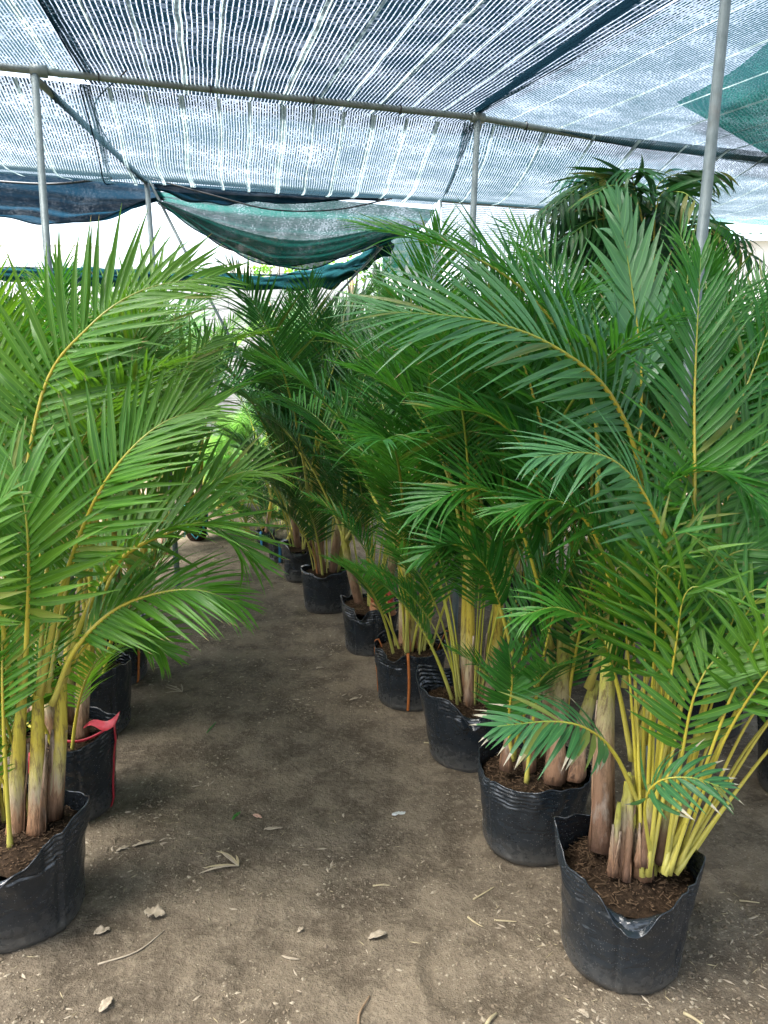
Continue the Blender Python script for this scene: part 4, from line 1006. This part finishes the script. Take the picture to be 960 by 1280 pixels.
def roll(label, pts, r, mat, seed):
    P_ = catmull(pts, 90); rn = random.Random(seed); o = P_[0].copy(); n = 28
    root = empty('net_roll', tuple(o)); tag(root, label, 'shade net', VG)
    rows, uvs = [], []
    for i, q in enumerate(P_):
        t = (P_[min(90, i + 1)] - P_[max(0, i - 1)]).normalized(); s1 = t.cross(Vector((0, 0, 1))).normalized(); s2 = s1.cross(t); f = i / 90
        w = r * (.75 + .45 * math.sin(f * 5 + seed) ** 2 + .12 * math.sin(f * 31 + seed))
        rows.append([q - o + (s1 * math.cos(a) * .8 + s2 * math.sin(a) * (1.0 + .5 * (math.sin(a) < 0))) * w * (1 + .28 * math.sin(5 * a + f * 16) + .13 * math.sin(9 * a - f * 27)) for a in [6.2832 * k / n for k in range(n)]])
        uvs.append([(k / n * .8, f * 4) for k in range(n)])
    add('rolled_cloth', MB().grid(rows, True, uvs).mesh('rolled_cloth', M[mat]), root)
    for k in range(6):                                                           # loose edge strands
        a0 = rn.uniform(0, 6.28); pl = []
        for i in range(0, 91, 3):
            f = i / 90; pl.append(P_[i] - o + Vector((0, math.cos(a0 + f * 6) * r, math.sin(a0 + f * 6) * r * 1.2)))
        add('strand', MB().tube(pl, .004, 5).mesh('strand', M['hem']), root)
M['roll'] = net_mat('bundled_teal_net', .0100, .95, (.010, .050, .060), .9, .15, .3)
roll('bundled teal net slung like a rope above the aisle', [D(262, 346, 7.6), D(330, 352, 7.5), D(395, 346, 7.3), D(445, 330, 7.0), D(486, 304, 6.6)], .055, 'roll', 2)
roll('long dark bundled net low across the left background', [D(-120, 338, 7.8), D(40, 342, 7.8), D(160, 345, 7.7), D(262, 346, 7.6)], .05, 'roll', 5)
swag('thin net hanging as a light screen behind the tall right palms', [D(552, 254, 7.4), D(610, 256, 7.4), D(690, 258, 7.4), D(780, 262, 7.4)], [D(552, 330, 7.4), D(610, 345, 7.4), D(690, 350, 7.4), D(780, 350, 7.4)], 'net_screen', folds=1, amp=.01, back=.02, seed=8)
swag('sheer green net hanging at the right of the hanging bulb', [D(478, 300, 6.9), D(520, 292, 7.0), D(552, 285, 7.1)], [D(478, 345, 6.9), D(520, 350, 7.0), D(552, 355, 7.1)], 'net_green', folds=2, amp=.03, back=.05, seed=9)

# ================================================================== BACKGROUND
# grey block wall at the end of the aisle: blocks as pieces
wl_, wr_, wy = D(222, 400, 15).x, D(352, 400, 15).x, D(280, 400, 15).y
wall = empty('block_wall', (wl_, wy, 0)); tag(wall, 'grey concrete block wall at the end of the aisle', 'wall')
WH, WW = 3.2, wr_ - wl_ + 1.2
add('mortar_core', MB().box((WW / 2, .10, WH / 2), (WW, .16, WH)).mesh('mortar_core', M['mortar'], False), wall)
bw, bh = .40, .20
bme = MB().box((0, 0, 0), (bw - .015, .03, bh - .015)).mesh('block', M['block'], False)
for r_ in range(int(WH / bh)):
    for c_ in range(int(WW / bw)):
        x = c_ * bw + bw / 2 + (.2 if r_ % 2 else 0)
        if x + bw / 2 > WW: continue
        o = add('block', bme, wall, (x, .012 + rng.uniform(-.004, .004), r_ * bh + bh / 2))
# white apartment building far off, windows as parts
def building(px0, px1, ytop, dist, label, cols):
    a, c = D(px0, ytop, dist), D(px1, ytop, dist); W_ = c.x - a.x; H_ = a.z
    root = empty('apartment_building', (a.x, a.y, 0)); tag(root, label, 'building', 'pale apartment blocks on the skyline')
    add('wall', MB().box((W_ / 2, 6, H_ / 2), (W_, 12, H_)).mesh('wall', M['plaster'], False), root)
    add('parapet', MB().box((W_ / 2, 6, H_ + .3), (W_ + .4, 12.4, .6)).mesh('parapet', M['plaster'], False), root)
    wm = MB().box((0, 0, 0), (W_ / cols * .5, .12, 1.5)).mesh('window', M['window_glass'], False)
    nst = int(H_ / 3.1)
    for r_ in range(max(0, nst - 7), nst):
        for c_ in range(cols): add('window', wm, root, ((c_ + .5) * W_ / cols, -.03, r_ * 3.1 + 1.9))
building(-60, 108, 306, 130, 'pale apartment block on the skyline at the far left', 14)
building(276, 345, 302, 120, 'pale apartment block above the end of the aisle', 8)
building(488, 560, 318, 125, 'pale apartment block behind the hanging bulb', 7)
# shed with teal corrugated roof on the right
s0, s1 = D(872, 292, 12), D(1010, 240, 12)
shed = empty('shed', (s0.x, s0.y, 0)); tag(shed, 'shed with teal corrugated roof seen beyond the dark palm at right', 'shed')
rows = [[Vector((2.6 * j / 80, 2.4 * i, s0.z + (s1.z - s0.z) * i + .02 * math.sin(j / 80 * 2 * math.pi * 16))) for j in range(81)] for i in (0, .5, 1)]
rows = [[q - Vector((.2, 0, 0)) for q in r_] for r_ in rows]
rf = add('roof', MB().grid(rows).mesh('roof', M['teal_roof']), shed); rf.modifiers.new('thickness', 'SOLIDIFY').thickness = .01
add('wall', MB().box((1.1, 1.3, s0.z / 2 - .03), (2.2, 2.0, s0.z - .06)).mesh('wall', M['plaster'], False), shed)
# small trees behind
def tree(px, py, depth, h, r, label, mat, seed, n=900):
    rn = random.Random(seed); c = D(px, py, depth); root = empty('tree', (c.x, c.y, 0)); tag(root, label, 'tree', 'small trees beyond the nets')
    tz = c.z
    add('trunk', MB().tube([(0, 0, -.05), (.05, 0, tz * .5), (0, .05, tz)], [.09, .07, .03], 8).mesh('trunk', M['bark']), root)
    mb = MB()
    for k in range(7):
        a = rn.uniform(0, 6.28); e = Vector((math.cos(a) * r * .8, math.sin(a) * r * .8, tz + rn.uniform(-.3, .5) * h)); mb = MB().tube([(0, 0, tz * .6), e * .5 + Vector((0, 0, tz * .4)), e], [.03, .02, .006], 6)
        add('limb', mb.mesh('limb', M['bark']), root)
    V, F, U = [], [], []
    blobs = [(Vector((rn.uniform(-r, r), rn.uniform(-r, r), tz + rn.uniform(-.5, .5) * h)), rn.uniform(.25, .5) * r) for _ in range(12)]
    for k in range(n):
        bc, br_ = rn.choice(blobs); d = Vector((rn.gauss(0, 1), rn.gauss(0, 1), rn.gauss(0, 1))).normalized() * br_ * rn.uniform(.5, 1.1); q = bc + d
        az, el = rn.uniform(0, 6.28), rn.uniform(-.9, .3); L = rn.uniform(.10, .17)
        dv = Vector((math.cos(az) * math.cos(el), math.sin(az) * math.cos(el), math.sin(el))); sv = dv.cross(Vector((0, 0, 1))).normalized() * L * .28
        b0 = len(V); V += [q, q + dv * L * .5 + sv, q + dv * L, q + dv * L * .5 - sv]; F.append((b0, b0 + 1, b0 + 2, b0 + 3)); U += [(0, .5), (.5, 1), (.9, .5), (.5, 0)]
    add('crown', mesh_of('crown', V, F, M[mat], U), root, kind='stuff')
tree(345, 352, 17, 1.0, .9, 'small yellow-green tree peeking over the bundled net', 'leaf_young', 5)
tree(440, 346, 16, .9, .9, 'small tree right of the block wall behind the far palms', 'leaf_young', 6)
tree(362, 405, 14.5, 1.3, .6, 'dark bushy tree at the right end of the block wall', 'leaf_dark', 7, 1500)
for k, (px, dp) in enumerate(((-60, 13), (60, 14), (150, 13.5), (420, 17), (520, 18), (640, 14), (1050, 14))):
    tree(px, 425, dp, 1.0, 1.3, ['bushy shrub far behind the outer left palms', 'bushy shrub behind the left row', 'bushy shrub left of the block wall', 'bushy shrub behind the far end of the right row',
                                 'bushy shrub behind the stake and bulb', 'bushy shrub behind the light screen', 'bushy shrub beside the shed'][k], 'leaf_deep', 20 + k, 1600)

# ================================================================== LITTER
def blade(L, w, curl=.5, bend=.3, seg=10, cup=.25, seed=0):
    rn = random.Random(seed); rows = []; x = y = z = 0; a = 0; cup = min(cup, .35); L *= .85; w *= .85; jit = .05 if w < .012 else .14
    for i in range(seg + 1):
        s = i / seg; ww = w * .5 * math.sin(math.pi * (.06 + .92 * s)) ** .7 * rn.uniform(1 - jit * 2, 1 + jit)
        d = Vector((math.cos(a), math.sin(a), 0)); n = Vector((-math.sin(a), math.cos(a), 0)); p_ = Vector((x, y, z))
        rows.append([p_ + n * ww * t + Vector((0, 0, max(-.002, cup * abs(t) * ww + rn.uniform(-jit, jit) * w))) for t in (-1, -.5, 0, .5, 1)])
        x += d.x * L / seg; y += d.y * L / seg; a += bend / seg; z = curl * L * .10 * math.sin(math.pi * (i + 1) / seg)
    return rows
LIT = 'dry scraps lying on the earth of the aisle'
def litter(name, label, cat, px, py, rows_list, mat, az=0.0, lift=.004, thick=.0012):
    g = G(px, py); root = empty(name, (g.x, g.y, gh(g.x, g.y) + lift), az); tag(root, label, cat, LIT)
    for k, (rows, m) in enumerate(rows_list):
        o = add('blade' if len(rows_list) > 1 else 'scrap', MB().grid(rows).mesh(name, M[m or mat]), root)
        o.modifiers.new('thickness', 'SOLIDIFY').thickness = thick
    return root
def rot_rows(rows, az, off=(0, 0, 0)):
    m = Matrix.Rotation(az, 3, 'Z'); return [[m @ q + Vector(off) for q in r_] for r_ in rows]
litter('dried_leaf', 'forked bunch of dry yellow palm leaflets in the middle of the aisle', 'dry leaf', 298, 1078,
       [(rot_rows(blade(.14, .012, .5, .5), 2.2), 'dry_tan'), (rot_rows(blade(.13, .012, .6, -.4), 2.5), 'dry_leaf'), (rot_rows(blade(.13, .010, .3, .3), 3.1), 'dry_tan'), (rot_rows(blade(.15, .010, .5, .25), 3.35), 'dry_leaf'), (rot_rows(blade(.07, .009, .2, .2), 1.8), 'dry_tan')], 'dry_tan')
litter('fallen_leaf', 'short curled green leaf scrap in the aisle', 'leaf', 290, 1018, [(blade(.065, .016, 1.0, .4), None)], 'leaf_mid', 1.0)
litter('fallen_leaf', 'single green leaflet lying in the aisle', 'leaf', 258, 915, [(blade(.13, .012, .2, .1), None)], 'leaf_mid', 1.35)
litter('dried_leaf', 'small pinkish dry leaf in the aisle', 'dry leaf', 316, 1012, [(blade(.045, .02, .5, .3, seed=3), None)], 'dry_pink', -.6)
litter('dried_leaf', 'pale flat dry leaf strip beside the pinkish leaf', 'dry leaf', 330, 1031, [(blade(.075, .018, .2, .2, seed=4), None)], 'dry_leaf', .05)
litter('dried_leaf', 'crumpled grey leaf with upturned edges near the front left bag', 'dry leaf', 182, 1138, [(blade(.075, .065, .6, .4, seed=5, cup=.8), None)], 'dry_leaf', -.4)
litter('dried_leaf', 'pale curled husk like a crescent in the front of the aisle', 'dry leaf', 352, 1184, [(blade(.065, .010, .4, 1.0, seed=6), None)], 'dry_leaf', -.7)
litter('dried_leaf', 'crumpled pale leaf right of the crescent husk', 'dry leaf', 460, 1167, [(blade(.07, .03, .9, .3, seed=7, cup=1.0), None)], 'dry_leaf', .3)
litter('dried_leaf', 'ragged pale scraps left of the forked bunch', 'dry leaf', 165, 1056, [(blade(.09, .018, .4, .4, seed=8), None), (rot_rows(blade(.05, .02, .5, .1, seed=9), .3, (-.05, -.01, 0)), None)], 'dry_leaf', .3)
litter('plastic_scrap', 'clear plastic scrap in the aisle before the third bag', 'plastic scrap', 490, 1013, [(blade(.065, .022, .3, .1, seed=10), None)], 'plastic_scrap', .2)
litter('dried_leaf', 'dry palm leaf tip further up the aisle', 'dry leaf', 228, 865, [(rot_rows(blade(.16, .008, .3, .3), 2.1), None), (rot_rows(blade(.13, .008, .3, -.2), 2.5), None), (rot_rows(blade(.12, .008, .3, .2), 1.6), None), (rot_rows(blade(.1, .008, .3, .4), 2.9), None)], 'dry_leaf', .2)
litter('dried_leaf', 'pale leaf fleck near the fourth bag', 'dry leaf', 437, 872, [(blade(.06, .022, .4, .2, seed=12), None)], 'dry_leaf', .5)
litter('dried_leaf', 'dry leaf between crescent husk and pinkish leaf', 'dry leaf', 372, 1155, [(blade(.03, .018, .6, .3, seed=13), None)], 'dry_leaf', .9)
litter('dried_leaf', 'dry leaf at the bottom edge of the aisle', 'dry leaf', 125, 1268, [(blade(.06, .03, .6, .3, seed=14, cup=.8), None)], 'dry_leaf', 1.2)
litter('dried_leaf', 'dry grey scrap close to the front left bag', 'dry leaf', 118, 1168, [(blade(.05, .035, .7, .5, seed=15, cup=.9), None)], 'dry_leaf', .2)
litter('dried_leaf', 'pale scrap near the foot of the front right bag', 'dry leaf', 736, 1268, [(blade(.04, .02, .7, .5, seed=16, cup=.9), None)], 'dry_leaf', 2.2)
litter('dried_leaf', 'pale leaf fleck further up the aisle by the fifth bag', 'dry leaf', 395, 832, [(blade(.05, .025, .4, .2, seed=17), None)], 'dry_leaf', .1)
litter('dried_leaf', 'pale leaf fleck at the far end of the aisle', 'dry leaf', 306, 745, [(blade(.06, .03, .4, .2, seed=18), None)], 'dry_leaf', .6)
def twig(label, px, py, px2, py2, r, mat, mid=0.0):
    a, c = G(px, py), G(px2, py2); a.z = gh(a.x, a.y) + r; c.z = gh(c.x, c.y) + r; m_ = (a + c) / 2 + Vector((-(c - a).y, (c - a).x, 0)) * mid; m_.z = gh(m_.x, m_.y) + r * 1.2
    P_ = catmull([a, m_, c], 10); o = add('twig', MB().tube([q - a for q in P_], [r * (1 - .5 * i / 10) for i in range(11)], 6).mesh('twig', M[mat]), None, tuple(a)); tag(o, label, 'twig', LIT)
twig('long thin curved stalk by the crumpled grey leaf', 122, 1205, 205, 1160, .0028, 'dry_leaf', -.14)
twig('pale straw pointing to the second right bag', 592, 1116, 618, 1102, .003, 'dry_tan')
twig('short pale straw left of the front right bag', 585, 1138, 603, 1151, .0035, 'dry_tan')
twig('level pale straw left of the front right bag', 618, 1143, 646, 1145, .003, 'dry_tan')
twig('thick pale stick cut off by the bottom edge', 604, 1283, 621, 1258, .006, 'dry_tan')
twig('thick pale stick at the bottom right corner', 855, 1266, 880, 1284, .005, 'dry_tan')
twig('thin level straw in mid aisle', 466, 1098, 487, 1098, .003, 'dry_tan')
twig('thin straw near the second right bag foot', 530, 925, 560, 930, .003, 'dry_tan')
twig('dry grey twig at the bottom middle of the aisle', 448, 1284, 462, 1235, .004, 'dry_brown', .1)
twig('thin straw right of the front right bag', 925, 1120, 950, 1124, .003, 'dry_tan')
# crumbs: nobody could count them
def crumbs(name, label, cat, mat, n, seed, sizes, flat, thr, slim=1.0):
    rs = np.random.RandomState(seed)
    y = 1.35 + 6.0 * rs.rand(n) ** 2.0; x = rs.uniform(-1.4, 1.7, n) * (.42 + .24 * y) - .03 * y
    keep = lattice_noise(x, y, 2.6, 9) + .6 * lattice_noise(x, y, 7.5, 10) + rs.uniform(-.32, .32, n) > thr
    x, y = x[keep], y[keep]; n = len(x); z = ground_h(x, y)
    L = rs.choice(sizes, n) * rs.uniform(.6, 1.3, n); az = rs.uniform(0, 6.283, n)
    base = np.array([(1, 0, 0), (.2, .6, .1), (-1, .1, 0), (-.1, -.6, -.05), (0, 0, 1), (0, 0, -1)]) * np.array([1, slim, 1])
    V = base[None] * rs.uniform(.55, 1.35, (n, 6, 3)); V[:, :, 2] *= flat
    V = V * L[:, None, None] * .5
    c, s_ = np.cos(az)[:, None], np.sin(az)[:, None]
    X = V[:, :, 0] * c - V[:, :, 1] * s_ + x[:, None]; Y = V[:, :, 0] * s_ + V[:, :, 1] * c + y[:, None]; Zz = V[:, :, 2] + z[:, None] + (L * flat * .15)[:, None]
    P_ = np.stack([X, Y, Zz], 2).reshape(-1, 3)
    F = np.array([(0, 1, 4), (1, 2, 4), (2, 3, 4), (3, 0, 4), (1, 0, 5), (2, 1, 5), (3, 2, 5), (0, 3, 5)])
    F = (F[None] + (np.arange(n) * 6)[:, None, None]).reshape(-1, 3)
    o = add(name, mesh_of(name, P_, F.tolist(), M[mat], None, False)); tag(o, label, cat, kind='stuff')
crumbs('husk_litter', 'pale husk crumbs strewn over the earth', 'litter', 'chip', 26000, 1, [.003, .004, .005, .007, .010, .016], .35, .12)
crumbs('earth_crumbs', 'small clods and grit strewn over the earth', 'gravel', 'stone', 26000, 2, [.004, .005, .007, .010, .014], .75, .0)
crumbs('straw_litter', 'short dry straws and fibres strewn over the earth', 'litter', 'dry_tan', 5000, 3, [.010, .014, .020, .030], .09, .05, .13)
crumbs('leaf_litter', 'curled dry leaf fragments strewn over the earth', 'litter', 'dry_leaf', 3000, 4, [.010, .014, .020, .028, .036], .16, .10, .40)
